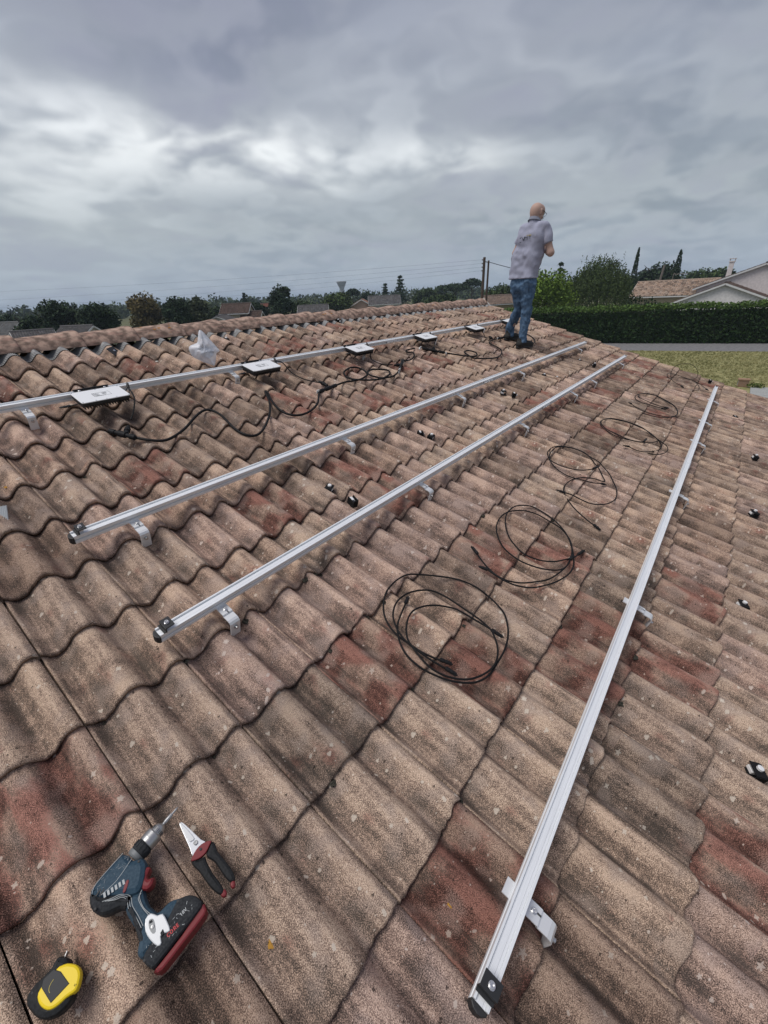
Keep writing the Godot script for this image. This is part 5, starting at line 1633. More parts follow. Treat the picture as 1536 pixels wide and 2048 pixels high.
# ---------------------------------------------------------------- the installer
class Field:
	var lo: Vector3
	var cell: float
	var nx: int
	var ny: int
	var nz: int
	var d := PackedFloat32Array()
	func _init(a: Vector3, b: Vector3, c: float) -> void:
		lo = a; cell = c
		nx = int((b.x - a.x) / c) + 2; ny = int((b.y - a.y) / c) + 2; nz = int((b.z - a.z) / c) + 2
		d.resize(nx * ny * nz)
		d.fill(1.0)
	# tapered capsule, flattened by the squash vector (per-axis scale of distance), joined smoothly
	func bone(a: Vector3, b: Vector3, ra: float, rb_: float, k := 0.03, wide := Vector3.ZERO, extra := 0.0) -> void:
		var m: float = max(ra, rb_) + extra + k + cell * 2.0
		var p0 := Vector3(min(a.x, b.x) - m, min(a.y, b.y) - m, min(a.z, b.z) - m)
		var p1 := Vector3(max(a.x, b.x) + m, max(a.y, b.y) + m, max(a.z, b.z) + m)
		var i0: int = max(0, int((p0.x - lo.x) / cell)); var i1: int = min(nx - 1, int((p1.x - lo.x) / cell) + 1)
		var j0: int = max(0, int((p0.y - lo.y) / cell)); var j1: int = min(ny - 1, int((p1.y - lo.y) / cell) + 1)
		var k0: int = max(0, int((p0.z - lo.z) / cell)); var k1: int = min(nz - 1, int((p1.z - lo.z) / cell) + 1)
		var ab := b - a
		var l2 := ab.length_squared()
		for i in range(i0, i1 + 1):
			for j in range(j0, j1 + 1):
				for q in range(k0, k1 + 1):
					var p := lo + Vector3(i, j, q) * cell
					var t: float = clamp((p - a).dot(ab) / l2, 0.0, 1.0) if l2 > 0.0 else 0.0
					var w := p - (a + ab * t)
					if extra > 0.0:                      # stretched sideways along wide
						var s: float = clamp(w.dot(wide), -extra, extra)
						w -= wide * s
					var v: float = w.length() - lerpf(ra, rb_, t)
					var id := (i * ny + j) * nz + q
					var o := d[id]
					var h: float = max(k - abs(v - o), 0.0) / k
					d[id] = min(v, o) - h * h * k * 0.25
	func at(p: Vector3) -> float:
		var q := (p - lo) / cell
		var i := int(q.x); var j := int(q.y); var k := int(q.z)
		if i < 0 or j < 0 or k < 0 or i >= nx or j >= ny or k >= nz:
			return 1.0
		return d[(i * ny + j) * nz + k]
	func cut(pt: Vector3, nn: Vector3, box0: Vector3, box1: Vector3) -> void:   # keep the side nn points away from
		for i in nx:
			for j in ny:
				for k in nz:
					var p := lo + Vector3(i, j, k) * cell
					if p.x < box0.x or p.y < box0.y or p.z < box0.z or p.x > box1.x or p.y > box1.y or p.z > box1.z:
						continue
					var id := (i * ny + j) * nz + k
					d[id] = max(d[id], (p - pt).dot(nn))
	func crease(f: FastNoiseLite, amp: float) -> void:
		for i in nx:
			for j in ny:
				for k in nz:
					var id := (i * ny + j) * nz + k
					if d[id] < 0.06:
						var p := lo + Vector3(i, j, k) * cell
						d[id] += f.get_noise_3dv(p) * amp
	func nets(g: Geo) -> void:
		var vid := PackedInt32Array()
		vid.resize(nx * ny * nz)
		vid.fill(-1)
		var pos := []; var nor := []
		for i in nx - 1:
			for j in ny - 1:
				for k in nz - 1:
					var b := (i * ny + j) * nz + k
					var c := [d[b], d[b + ny * nz], d[b + nz], d[b + ny * nz + nz], d[b + 1], d[b + ny * nz + 1], d[b + nz + 1], d[b + ny * nz + nz + 1]]
					var neg := 0
					for v in c:
						if v < 0.0:
							neg += 1
					if neg == 0 or neg == 8:
						continue
					var s := Vector3.ZERO
					var n := 0
					for e in [[0, 1], [2, 3], [4, 5], [6, 7], [0, 2], [1, 3], [4, 6], [5, 7], [0, 4], [1, 5], [2, 6], [3, 7]]:
						var va: float = c[e[0]]; var vb: float = c[e[1]]
						if (va < 0.0) != (vb < 0.0):
							var t := va / (va - vb)
							var pa := Vector3(e[0] & 1, (e[0] >> 1) & 1, (e[0] >> 2) & 1)
							var pb := Vector3(e[1] & 1, (e[1] >> 1) & 1, (e[1] >> 2) & 1)
							s += pa.lerp(pb, t)
							n += 1
					vid[b] = pos.size()
					pos.append(lo + (Vector3(i, j, k) + s / n) * cell)
					var gx: float = c[1] + c[3] + c[5] + c[7] - c[0] - c[2] - c[4] - c[6]
					var gy: float = c[2] + c[3] + c[6] + c[7] - c[0] - c[1] - c[4] - c[5]
					var gz: float = c[4] + c[5] + c[6] + c[7] - c[0] - c[1] - c[2] - c[3]
					nor.append(Vector3(gx, gy, gz).normalized())
		for i in range(1, nx - 1):
			for j in range(1, ny - 1):
				for k in range(1, nz - 1):
					var b := (i * ny + j) * nz + k
					var s0 := d[b] < 0.0
					for ax in 3:
						var st: int = [ny * nz, nz, 1][ax]
						if s0 == (d[b + st] < 0.0):
							continue
						var u: int = [nz, 1, ny * nz][ax]
						var w: int = [1, ny * nz, nz][ax]
						var q := [vid[b], vid[b - u], vid[b - u - w], vid[b - w]]
						if q[0] < 0 or q[1] < 0 or q[2] < 0 or q[3] < 0:
							continue
						if s0:
							q.reverse()
						g.squad(pos[q[0]], pos[q[1]], pos[q[2]], pos[q[3]], nor[q[0]], nor[q[1]], nor[q[2]], nor[q[3]])

func hand(g: Geo, wrist: Vector3, fwd: Vector3, palm: Vector3, thumb_side: float) -> void:
	# fingers half closed round something small
	var sd := fwd.cross(palm).normalized() * thumb_side
	var f := Field.new(wrist - Vector3.ONE * 0.17, wrist + Vector3.ONE * 0.17, 0.0042)
	f.bone(wrist - fwd * 0.05, wrist, 0.027, 0.026, 0.012)
	f.bone(wrist, wrist + fwd * 0.075, 0.018, 0.017, 0.014, sd, 0.024)
	var base := wrist + fwd * 0.082
	var ln := [0.040, 0.045, 0.042, 0.033]
	for k in 4:
		var b: Vector3 = base + sd * (0.030 - k * 0.020)
		var d1: Vector3 = (fwd * 0.75 + palm * 0.65).normalized()
		var d2: Vector3 = (palm * 0.95 - fwd * 0.25).normalized()
		var d3: Vector3 = (palm * 0.3 - fwd * 0.95).normalized()
		var l: float = ln[k]
		f.bone(b, b + d1 * l, 0.0098, 0.0088, 0.004)
		f.bone(b + d1 * l, b + d1 * l + d2 * l * 0.62, 0.0088, 0.008, 0.004)
		f.bone(b + d1 * l + d2 * l * 0.62, b + d1 * l + d2 * l * 0.62 + d3 * l * 0.5, 0.008, 0.0068, 0.004)
	var tb := wrist + fwd * 0.022 + sd * 0.030
	var t1 := tb + (fwd * 0.55 + sd * 0.55 + palm * 0.45).normalized() * 0.042
	f.bone(tb, t1, 0.0125, 0.0108, 0.006)
	f.bone(t1, t1 + (fwd * 0.7 + palm * 0.7 - sd * 0.15).normalized() * 0.034, 0.0108, 0.008, 0.005)
	f.nets(g)

func build_person() -> void:
	var o := Vector3(6.47, 4.25, -0.95)
	var t := thing("person", "bald man in grey polo shirt and blue jeans standing with his back turned", "person", o)
	var J := {"head": Vector3(6.478, 5.872, -0.878), "neck": Vector3(6.446, 5.800, -0.890), "shR": Vector3(6.43, 5.690, -0.728), "shL": Vector3(6.47, 5.685, -1.030), "elR": Vector3(6.445, 5.405, -0.625), "wrR": Vector3(6.645, 5.455, -0.772), "elL": Vector3(6.50, 5.440, -1.135), "wrL": Vector3(6.69, 5.44, -1.00), "chest": Vector3(6.45, 5.60, -0.893), "belly": Vector3(6.452, 5.36, -0.938), "pelvis": Vector3(6.428, 5.150, -0.945), "hipR": Vector3(6.420, 5.05, -0.862), "hipL": Vector3(6.445, 5.06, -1.025), "knR": Vector3(6.438, 4.700, -0.868), "anR": Vector3(6.425, 4.315, -0.885), "knL": Vector3(6.515, 4.735, -1.015), "anL": Vector3(6.592, 4.400, -1.160)}
	for k in J:
		J[k] = J[k] - o
	var fwd := Vector3(0.985, 0, 0.17).normalized()
	var side := Vector3(-fwd.z, 0, fwd.x)          # his right
	var skin := noise_mat("skin", Color(0.43, 0.29, 0.235), Color(0.50, 0.345, 0.29), 0.03, 6.0, 0.6, 0.1, false)
	var cloth := noise_mat("polo", Color(0.30, 0.31, 0.40), Color(0.375, 0.385, 0.48), 0.02, 6.0, 0.95, 0.3, false)
	var denim := noise_mat("denim", Color(0.042, 0.085, 0.155), Color(0.135, 0.21, 0.31), 0.012, 3.0, 0.95, 0.4, false)
	# body: one surface for trunk, neck, arms, legs; head and hands on finer grids
	var f := Field.new(Vector3(-0.3, 0.02, -0.36), Vector3(0.34, 1.62, 0.42), 0.014)
	f.bone(J.chest, J.pelvis, 0.085, 0.085, 0.05, side, 0.06)
	f.bone(J.neck + Vector3(0, -0.1, 0), J.neck + fwd * 0.012 + Vector3(0, 0.05, 0), 0.062, 0.056, 0.03)
	f.bone(J.chest + Vector3(0, 0.06, 0), J.shR, 0.07, 0.055, 0.04)
	f.bone(J.chest + Vector3(0, 0.06, 0), J.shL, 0.07, 0.055, 0.04)
	f.bone(J.shR, J.elR, 0.050, 0.042, 0.03)
	f.bone(J.elR, J.elR.lerp(J.wrR, 0.35), 0.044, 0.043, 0.03)
	f.bone(J.elR.lerp(J.wrR, 0.35), J.wrR, 0.043, 0.028, 0.02)
	f.bone(J.shL, J.elL, 0.050, 0.042, 0.03)
	f.bone(J.elL, J.elL.lerp(J.wrL, 0.35), 0.044, 0.043, 0.03)
	f.bone(J.elL.lerp(J.wrL, 0.35), J.wrL, 0.043, 0.028, 0.02)
	f.bone(J.hipR, J.knR, 0.07, 0.048, 0.03)
	f.bone(J.knR, J.anR, 0.045, 0.032, 0.02)
	f.bone(J.hipL, J.knL, 0.07, 0.048, 0.03)
	f.bone(J.knL, J.anL, 0.045, 0.032, 0.02)
	var g := Geo.new()
	f.nets(g)
	# head, turned a little right and bowed
	var hf := (fwd * 0.90 + side * 0.20 + Vector3(0, -0.28, 0)).normalized()
	var hs := hf.cross(Vector3.UP).normalized()
	var hu := hs.cross(hf).normalized()
	var hc: Vector3 = J.head
	f = Field.new(hc - Vector3.ONE * 0.19, hc + Vector3.ONE * 0.19, 0.0065)
	f.bone(hc - hf * 0.022 + hu * 0.022, hc + hf * 0.022 + hu * 0.028, 0.083, 0.078, 0.03)
	f.bone(hc + hf * 0.028 - hu * 0.055, hc + hf * 0.048 - hu * 0.080, 0.050, 0.040, 0.04)
	f.bone(J.neck + Vector3(0, -0.05, 0), hc - hf * 0.025 - hu * 0.03, 0.060, 0.060, 0.035)
	f.bone(hc + hf * 0.094 + hu * 0.012, hc + hf * 0.112 - hu * 0.018, 0.009, 0.014, 0.018)      # nose
	f.bone(hc + hf * 0.082 + hu * 0.028 - hs * 0.03, hc + hf * 0.082 + hu * 0.028 + hs * 0.03, 0.010, 0.010, 0.02)  # brow
	f.bone(hc + hf * 0.088 - hu * 0.048 - hs * 0.018, hc + hf * 0.088 - hu * 0.048 + hs * 0.018, 0.008, 0.008, 0.01)  # lips
	for s in [-1.0, 1.0]:
		f.bone(hc + hs * s * 0.080 + hu * 0.016 - hf * 0.010, hc + hs * s * 0.078 - hu * 0.022 - hf * 0.002, 0.014, 0.010, 0.008, (hf * -1.0 + hs * s * 0.5).normalized(), 0.010)   # ears
	f.nets(g)
	hand(g, J.wrR, (fwd * 0.9 - side * 0.35 + Vector3(0, 0.25, 0)).normalized(), (-side * 0.9 - fwd * 0.35).normalized(), 1.0)
	hand(g, J.wrL, (fwd * 0.9 + side * 0.45 + Vector3(0, 0.1, 0)).normalized(), (side * 0.9 - fwd * 0.45).normalized(), -1.0)
	part("body", g, skin, t)
	g = Geo.new()
	for s in [-1.0, 1.0]:
		g.lathe([[0, 0.011], [0.003, 0.009], [0.005, 0.004]], hc + hf * 0.086 + hs * s * 0.031 + hu * 0.010, hf, 10)
	part("eyes", g, mat("eye", Color(0.35, 0.34, 0.33), 0.3), t)
	# glasses
	g = Geo.new()
	for s in [-1.0, 1.0]:
		g.tube(smooth_path([hc + hs * s * 0.086 + hu * 0.010 - hf * 0.020, hc + hs * s * 0.088 + hu * 0.018 + hf * 0.03, hc + hs * s * 0.070 + hu * 0.014 + hf * 0.105], 3), 0.0025, 6)
		var ring := []
		for k in 12:
			var w := TAU * k / 12.0
			ring.append(hc + hf * 0.110 + hs * (s * 0.036 + cos(w) * 0.026) + hu * (0.010 + sin(w) * 0.02))
		g.tube(ring, 0.002, 5, true)
	part("glasses", g, mat("black_plastic", Color(0.018, 0.018, 0.019), 0.55), t)
	# cord hanging from the glasses round the neck
	g = Geo.new()
	g.tube(smooth_path([hc + hs * 0.088 + hf * 0.03 + hu * 0.015, hc + hs * 0.098 + hf * 0.04 - hu * 0.06, J.neck + hs * 0.085 + Vector3(0, -0.045, 0), J.neck - fwd * 0.07 + Vector3(0, -0.03, 0), J.neck - hs * 0.085 + Vector3(0, -0.045, 0), hc - hs * 0.09 + hf * 0.03 - hu * 0.04], 5), 0.002, 5)
	part("glasses_cord", g, mat("black_plastic", Color(0.018, 0.018, 0.019), 0.55), t)
	# polo shirt
	var fold := FastNoiseLite.new()
	fold.seed = 8; fold.frequency = 5.5; fold.fractal_octaves = 2
	f = Field.new(Vector3(-0.32, 0.80, -0.40), Vector3(0.32, 1.62, 0.44), 0.0125)
	f.bone(J.chest, J.belly - side * 0.010, 0.110, 0.120, 0.06, side, 0.092)
	f.bone(J.belly - side * 0.012, J.pelvis + Vector3(0, -0.02, 0) - fwd * 0.012 - side * 0.018, 0.120, 0.118, 0.05, side, 0.094)
	f.bone(J.chest + Vector3(0, 0.075, 0) - fwd * 0.012, J.chest - fwd * 0.035, 0.085, 0.09, 0.05, side, 0.085)
	f.bone(J.chest + Vector3(0, 0.10, 0), J.shR, 0.080, 0.066, 0.05)
	f.bone(J.chest + Vector3(0, 0.10, 0), J.shL, 0.080, 0.066, 0.05)
	var sr: Vector3 = J.shR.lerp(J.elR, 0.62)
	var sl: Vector3 = J.shL.lerp(J.elL, 0.62)
	f.bone(J.neck + Vector3(0, -0.07, 0), J.neck + Vector3(0, -0.005, 0) + fwd * 0.005, 0.082, 0.070, 0.03)
	f.crease(fold, 0.020)
	var dr: Vector3 = (J.elR - J.shR).normalized()
	var dl: Vector3 = (J.elL - J.shL).normalized()
	f.cut(J.pelvis + Vector3(0, -0.035, 0), Vector3(0, -1, 0), Vector3(-0.5, 0, -0.5), Vector3(0.5, 2, 0.5))
	f.cut(J.neck + Vector3(0, 0.018, 0), (Vector3(0, 1, 0) - fwd * -0.35).normalized(), Vector3(-0.5, 1.4, -0.5), Vector3(0.5, 2, 0.5))
	g = Geo.new()
	f.nets(g)
	for w in [[J.shR, J.elR, sr, dr, 0.067], [J.shL, J.elL, sl, dl, 0.058]]:      # sleeves
		var fs := Field.new(w[2] - Vector3(0.16, 0.2, 0.16), w[0] + Vector3(0.16, 0.14, 0.16), 0.0125)
		fs.bone(w[0], w[0].lerp(w[1], 0.95), w[4], w[4], 0.04)
		fs.crease(fold, 0.016)
		fs.cut(w[2], w[3], Vector3(-1, -1, -1), Vector3(1, 3, 1))
		fs.nets(g)
	var shirt := part("polo_shirt", g, cloth, t)
	# collar
	g = Geo.new()
	var ring := []
	for k in 20:
		var w := TAU * k / 20.0
		ring.append(J.neck + Vector3(0, 0.010 - 0.025 * cos(w), 0) + fwd * (cos(w) * 0.072 + 0.004) + side * sin(w) * 0.070)
	for k in 20:
		var a: Vector3 = ring[k]; var b: Vector3 = ring[(k + 1) % 20]
		var oa: Vector3 = (a - J.neck) * Vector3(1, 0, 1); var ob: Vector3 = (b - J.neck) * Vector3(1, 0, 1)
		g.quad(a, b, b + ob * 0.28 + Vector3(0, -0.034, 0), a + oa * 0.28 + Vector3(0, -0.034, 0))
		g.quad(a, b, b + ob * 0.06 + Vector3(0, -0.03, 0), a + oa * 0.06 + Vector3(0, -0.03, 0))
	part("collar", g, noise_mat("collar", Color(0.19, 0.20, 0.25), Color(0.25, 0.265, 0.32), 0.02, 6.0, 0.95, 0.3, false), shirt)
	# print on the back: a script mark and two small lines
	var on := func(x: float, y: float) -> Vector3:
		var p: Vector3 = J.chest + side * x + Vector3(0, y, 0) - fwd * 0.30
		for k in 60:
			if f.at(p) < 0.004:
				break
			p += fwd * 0.005
		return p - fwd * 0.0035
	for w in [[[[-0.115, -0.005], [-0.10, 0.006], [-0.085, 0.000], [-0.088, -0.035], [-0.10, -0.055], [-0.112, -0.045]], "mark_black"], [[[-0.075, 0.0], [-0.068, -0.022], [-0.055, -0.018], [-0.045, 0.008], [-0.052, -0.03], [-0.066, -0.05]], "mark_black"], [[[-0.04, 0.012], [-0.052, -0.004], [-0.02, -0.001]], "mark_black"], [[[-0.02, 0.022], [0.05, 0.022]], "mark_gold"], [[[-0.02, 0.015], [0.05, 0.015]], "mark_gold"], [[[-0.018, 0.000], [0.052, 0.000]], "mark_black"], [[[-0.016, -0.018], [0.04, -0.018]], "mark_grey"]]:
		var pts := []
		for q in w[0]:
			pts.append(on.call(q[0], q[1]))
		if pts.size() == 2:
			var p2 := []
			for k in 7:
				var q: Vector2 = Vector2(w[0][0][0], w[0][0][1]).lerp(Vector2(w[0][1][0], w[0][1][1]), k / 6.0)
				p2.append(on.call(q.x, q.y))
			pts = p2
		g = Geo.new()
		g.tube(smooth_path(pts, 3), 0.0038 if w[1] != "mark_grey" else 0.0024, 5)
		var colr: Color = {"mark_black": Color(0.03, 0.03, 0.035), "mark_gold": Color(0.45, 0.38, 0.2), "mark_grey": Color(0.07, 0.07, 0.08)}[w[1]]
		part("back_print", g, mat(w[1], colr, 0.8), shirt)
	# jeans
	fold.seed = 18; fold.frequency = 7.0
	f = Field.new(Vector3(-0.24, 0.03, -0.36), Vector3(0.34, 1.02, 0.32), 0.0125)
	f.bone(J.pelvis + Vector3(0, -0.0, 0), J.pelvis + Vector3(0, -0.10, 0) - fwd * 0.01, 0.108, 0.108, 0.04, side, 0.066)
	f.bone(J.hipR + Vector3(0, -0.02, 0) - fwd * 0.02, J.knR, 0.098, 0.070, 0.035)
	f.bone(J.hipL + Vector3(0, -0.02, 0) - fwd * 0.02, J.knL, 0.098, 0.070, 0.035)
	f.bone(J.knR, J.anR + Vector3(0, 0.06, 0), 0.070, 0.058, 0.03)
	f.bone(J.anR + Vector3(0, 0.09, 0), J.anR + Vector3(0, -0.02, 0), 0.060, 0.064, 0.02)
	f.bone(J.knL, J.anL + Vector3(0, 0.06, 0), 0.070, 0.058, 0.03)
	f.bone(J.anL + Vector3(0, 0.09, 0), J.anL + Vector3(0, -0.02, 0), 0.060, 0.064, 0.02)
	f.crease(fold, 0.022)
	g = Geo.new()
	f.nets(g)
	var jeans := part("jeans", g, denim, t)
	g = Geo.new()
	var pk := func(x: float, y: float) -> Vector3:
		var p: Vector3 = J.pelvis + side * x + Vector3(0, y, 0) - fwd * 0.30
		for k in 60:
			if f.at(p) < 0.003:
				break
			p += fwd * 0.005
		return p - fwd * 0.002
	for w in [[[0.03, -0.09], [0.04, -0.20], [0.085, -0.225], [0.13, -0.20], [0.135, -0.09], [0.03, -0.09]], [[-0.13, -0.09], [-0.125, -0.19], [-0.08, -0.215], [-0.035, -0.195], [-0.03, -0.09], [-0.13, -0.09]], [[0.05, -0.12], [0.085, -0.15], [0.075, -0.185], [0.10, -0.15]], [[0.0, -0.07], [0.0, -0.14], [0.0, -0.2]]]:
		var pts := []
		for q in w:
			pts.append(pk.call(q[0], q[1]))
		g.tube(smooth_path(pts, 3), 0.0022, 5)
	part("pocket_seams", g, mat("seam", Color(0.025, 0.035, 0.06), 0.9), jeans)
	# shoes
	var sole := mat("sole", Color(0.03, 0.03, 0.03), 0.85)
	var upper := noise_mat("shoe", Color(0.022, 0.022, 0.022), Color(0.05, 0.048, 0.045), 0.03, 8.0, 0.8, 0.3, false)
	for w in [[J.anR, Vector3(0.86, -0.03, 0.5).normalized()], [J.anL, Vector3(0.93, 0.0, 0.30).normalized()]]:
		var a: Vector3 = w[0]
		var d: Vector3 = w[1]
		var sd := d.cross(Vector3.UP).normalized()
		var ground := a + Vector3(0, -0.098, 0)
		f = Field.new(a - Vector3(0.28, 0.16, 0.28), a + Vector3(0.32, 0.12, 0.32), 0.009)
		f.bone(ground + Vector3(0, 0.045, 0) - d * 0.045, ground + Vector3(0, 0.040, 0) + d * 0.16, 0.044, 0.040, 0.02, sd, 0.008)
		f.bone(a + Vector3(0, -0.04, 0) - d * 0.015, a + Vector3(0, 0.02, 0) - d * 0.015, 0.050, 0.047, 0.03)
		f.bone(a + Vector3(0, -0.03, 0), ground + Vector3(0, 0.05, 0) + d * 0.12, 0.045, 0.034, 0.03)
		g = Geo.new()
		f.nets(g)
		var sh := part("shoe", g, upper, t)
		g = Geo.new()
		var pl := PackedVector2Array()
		for k in 20:
			var an := TAU * k / 20.0
			var lx := cos(an)
			pl.append(Vector2(0.055 + lx * 0.155, sin(an) * (0.052 + 0.008 * lx)))
		var tb := Transform3D(Basis(d, sd.cross(d).normalized(), sd * 1.0).orthonormalized(), ground)
		g.slab(pl, -0.006, 0.022, 0.005, tb)
		part("sole", g, sole, sh)
		g = Geo.new()
		for k in 4:
			var c := ground + d * (0.07 + k * 0.022) + Vector3(0, 0.092 - k * 0.009, 0)
			g.tube([c - sd * 0.024, c + Vector3(0, 0.006, 0), c + sd * 0.024], 0.0028, 5)
		part("laces", g, mat("laces", Color(0.25, 0.24, 0.22), 0.9), sh)
	# the small tool he holds
	g = Geo.new()
	var hp: Vector3 = J.wrR + fwd * 0.11 - side * 0.03 + Vector3(0, 0.01, 0)
	g.cbox(hp, Vector3(0.05, 0.03, 0.11), 0.004)
	var tool := thing("connector_block", "small black connector held in the man's hands before his belly", "connector", o)
	part("block", g, mat("plug", Color(0.022, 0.022, 0.024), 0.55), tool)

# ---------------------------------------------------------------- vegetation
func leaf_card(g: Geo, p: Vector3, s: float, c: Color, droop := 0.0) -> void:
	var a := Vector3(rng.randf_range(-1, 1), rng.randf_range(-0.7, 0.7) - droop, rng.randf_range(-1, 1)).normalized()
	var b := a.cross(Vector3(rng.randf_range(-1, 1), rng.randf_range(-1, 1), rng.randf_range(-1, 1))).normalized()
	g.col = c
	var l := s * rng.randf_range(0.7, 1.4)
	var w := s * rng.randf_range(0.35, 0.7)
	# an irregular three-pointed spray of leaves
	g.tri(p - a * l * 0.5, p + b * w, p + a * l * 0.5)
	g.tri(p - a * l * 0.45 + b * w * 0.2, p - b * w * 0.9, p + a * l * 0.2 - b * w * 0.1)

func tone(c: Color, spread: float) -> Color:
	var k := 1.0 + rng.randf_range(-spread, spread)
	var y := rng.randf_range(-0.12, 0.12) * spread
	return Color(c.r * k * (1.0 + y), c.g * k, c.b * k * (1.0 - y))

func leaf_blob(mid: Vector3, half: Vector3, n: int, s: float, c: Color, spread: float) -> Geo:
	var g := Geo.new()
	blob_into(g, mid, half, n, s, c, spread)
	return g

func blob_into(g: Geo, mid: Vector3, half: Vector3, n: int, s: float, c: Color, spread: float, droop := 0.0) -> void:
	for k in n:
		var d := Vector3(rng.randfn(), rng.randfn(), rng.randfn()).normalized()
		var r: float = pow(rng.randf(), 0.38)
		var p := mid + d * half * r * rng.randf_range(0.9, 1.08)
		leaf_card(g, p, s, tone(c, spread), droop)

func trunk_geo(h: float, r: float, limbs: int, spread: float, lean := Vector3.ZERO) -> Geo:
	var g := Geo.new()
	var pts := []; var rr := []
	for k in 6:
		var f := k / 5.0
		pts.append(Vector3(sin(f * 4.0) * r * 0.5, h * f, cos(f * 3.0) * r * 0.4) + lean * f)
		rr.append(r * (1.15 - 0.8 * f))
	g.tube(pts, rr, 8)
	for k in limbs:
		var f := rng.randf_range(0.45, 0.9)
		var a := rng.randf() * TAU
		var b: Vector3 = Vector3(0, h * f, 0) + lean * f
		var e := b + Vector3(cos(a) * spread, spread * rng.randf_range(0.5, 1.1), sin(a) * spread) * rng.randf_range(0.5, 0.9)
		g.tube([b, b.lerp(e, 0.5) + Vector3(0, spread * 0.08, 0), e], [r * 0.45, r * 0.3, r * 0.1], 6)
	return g

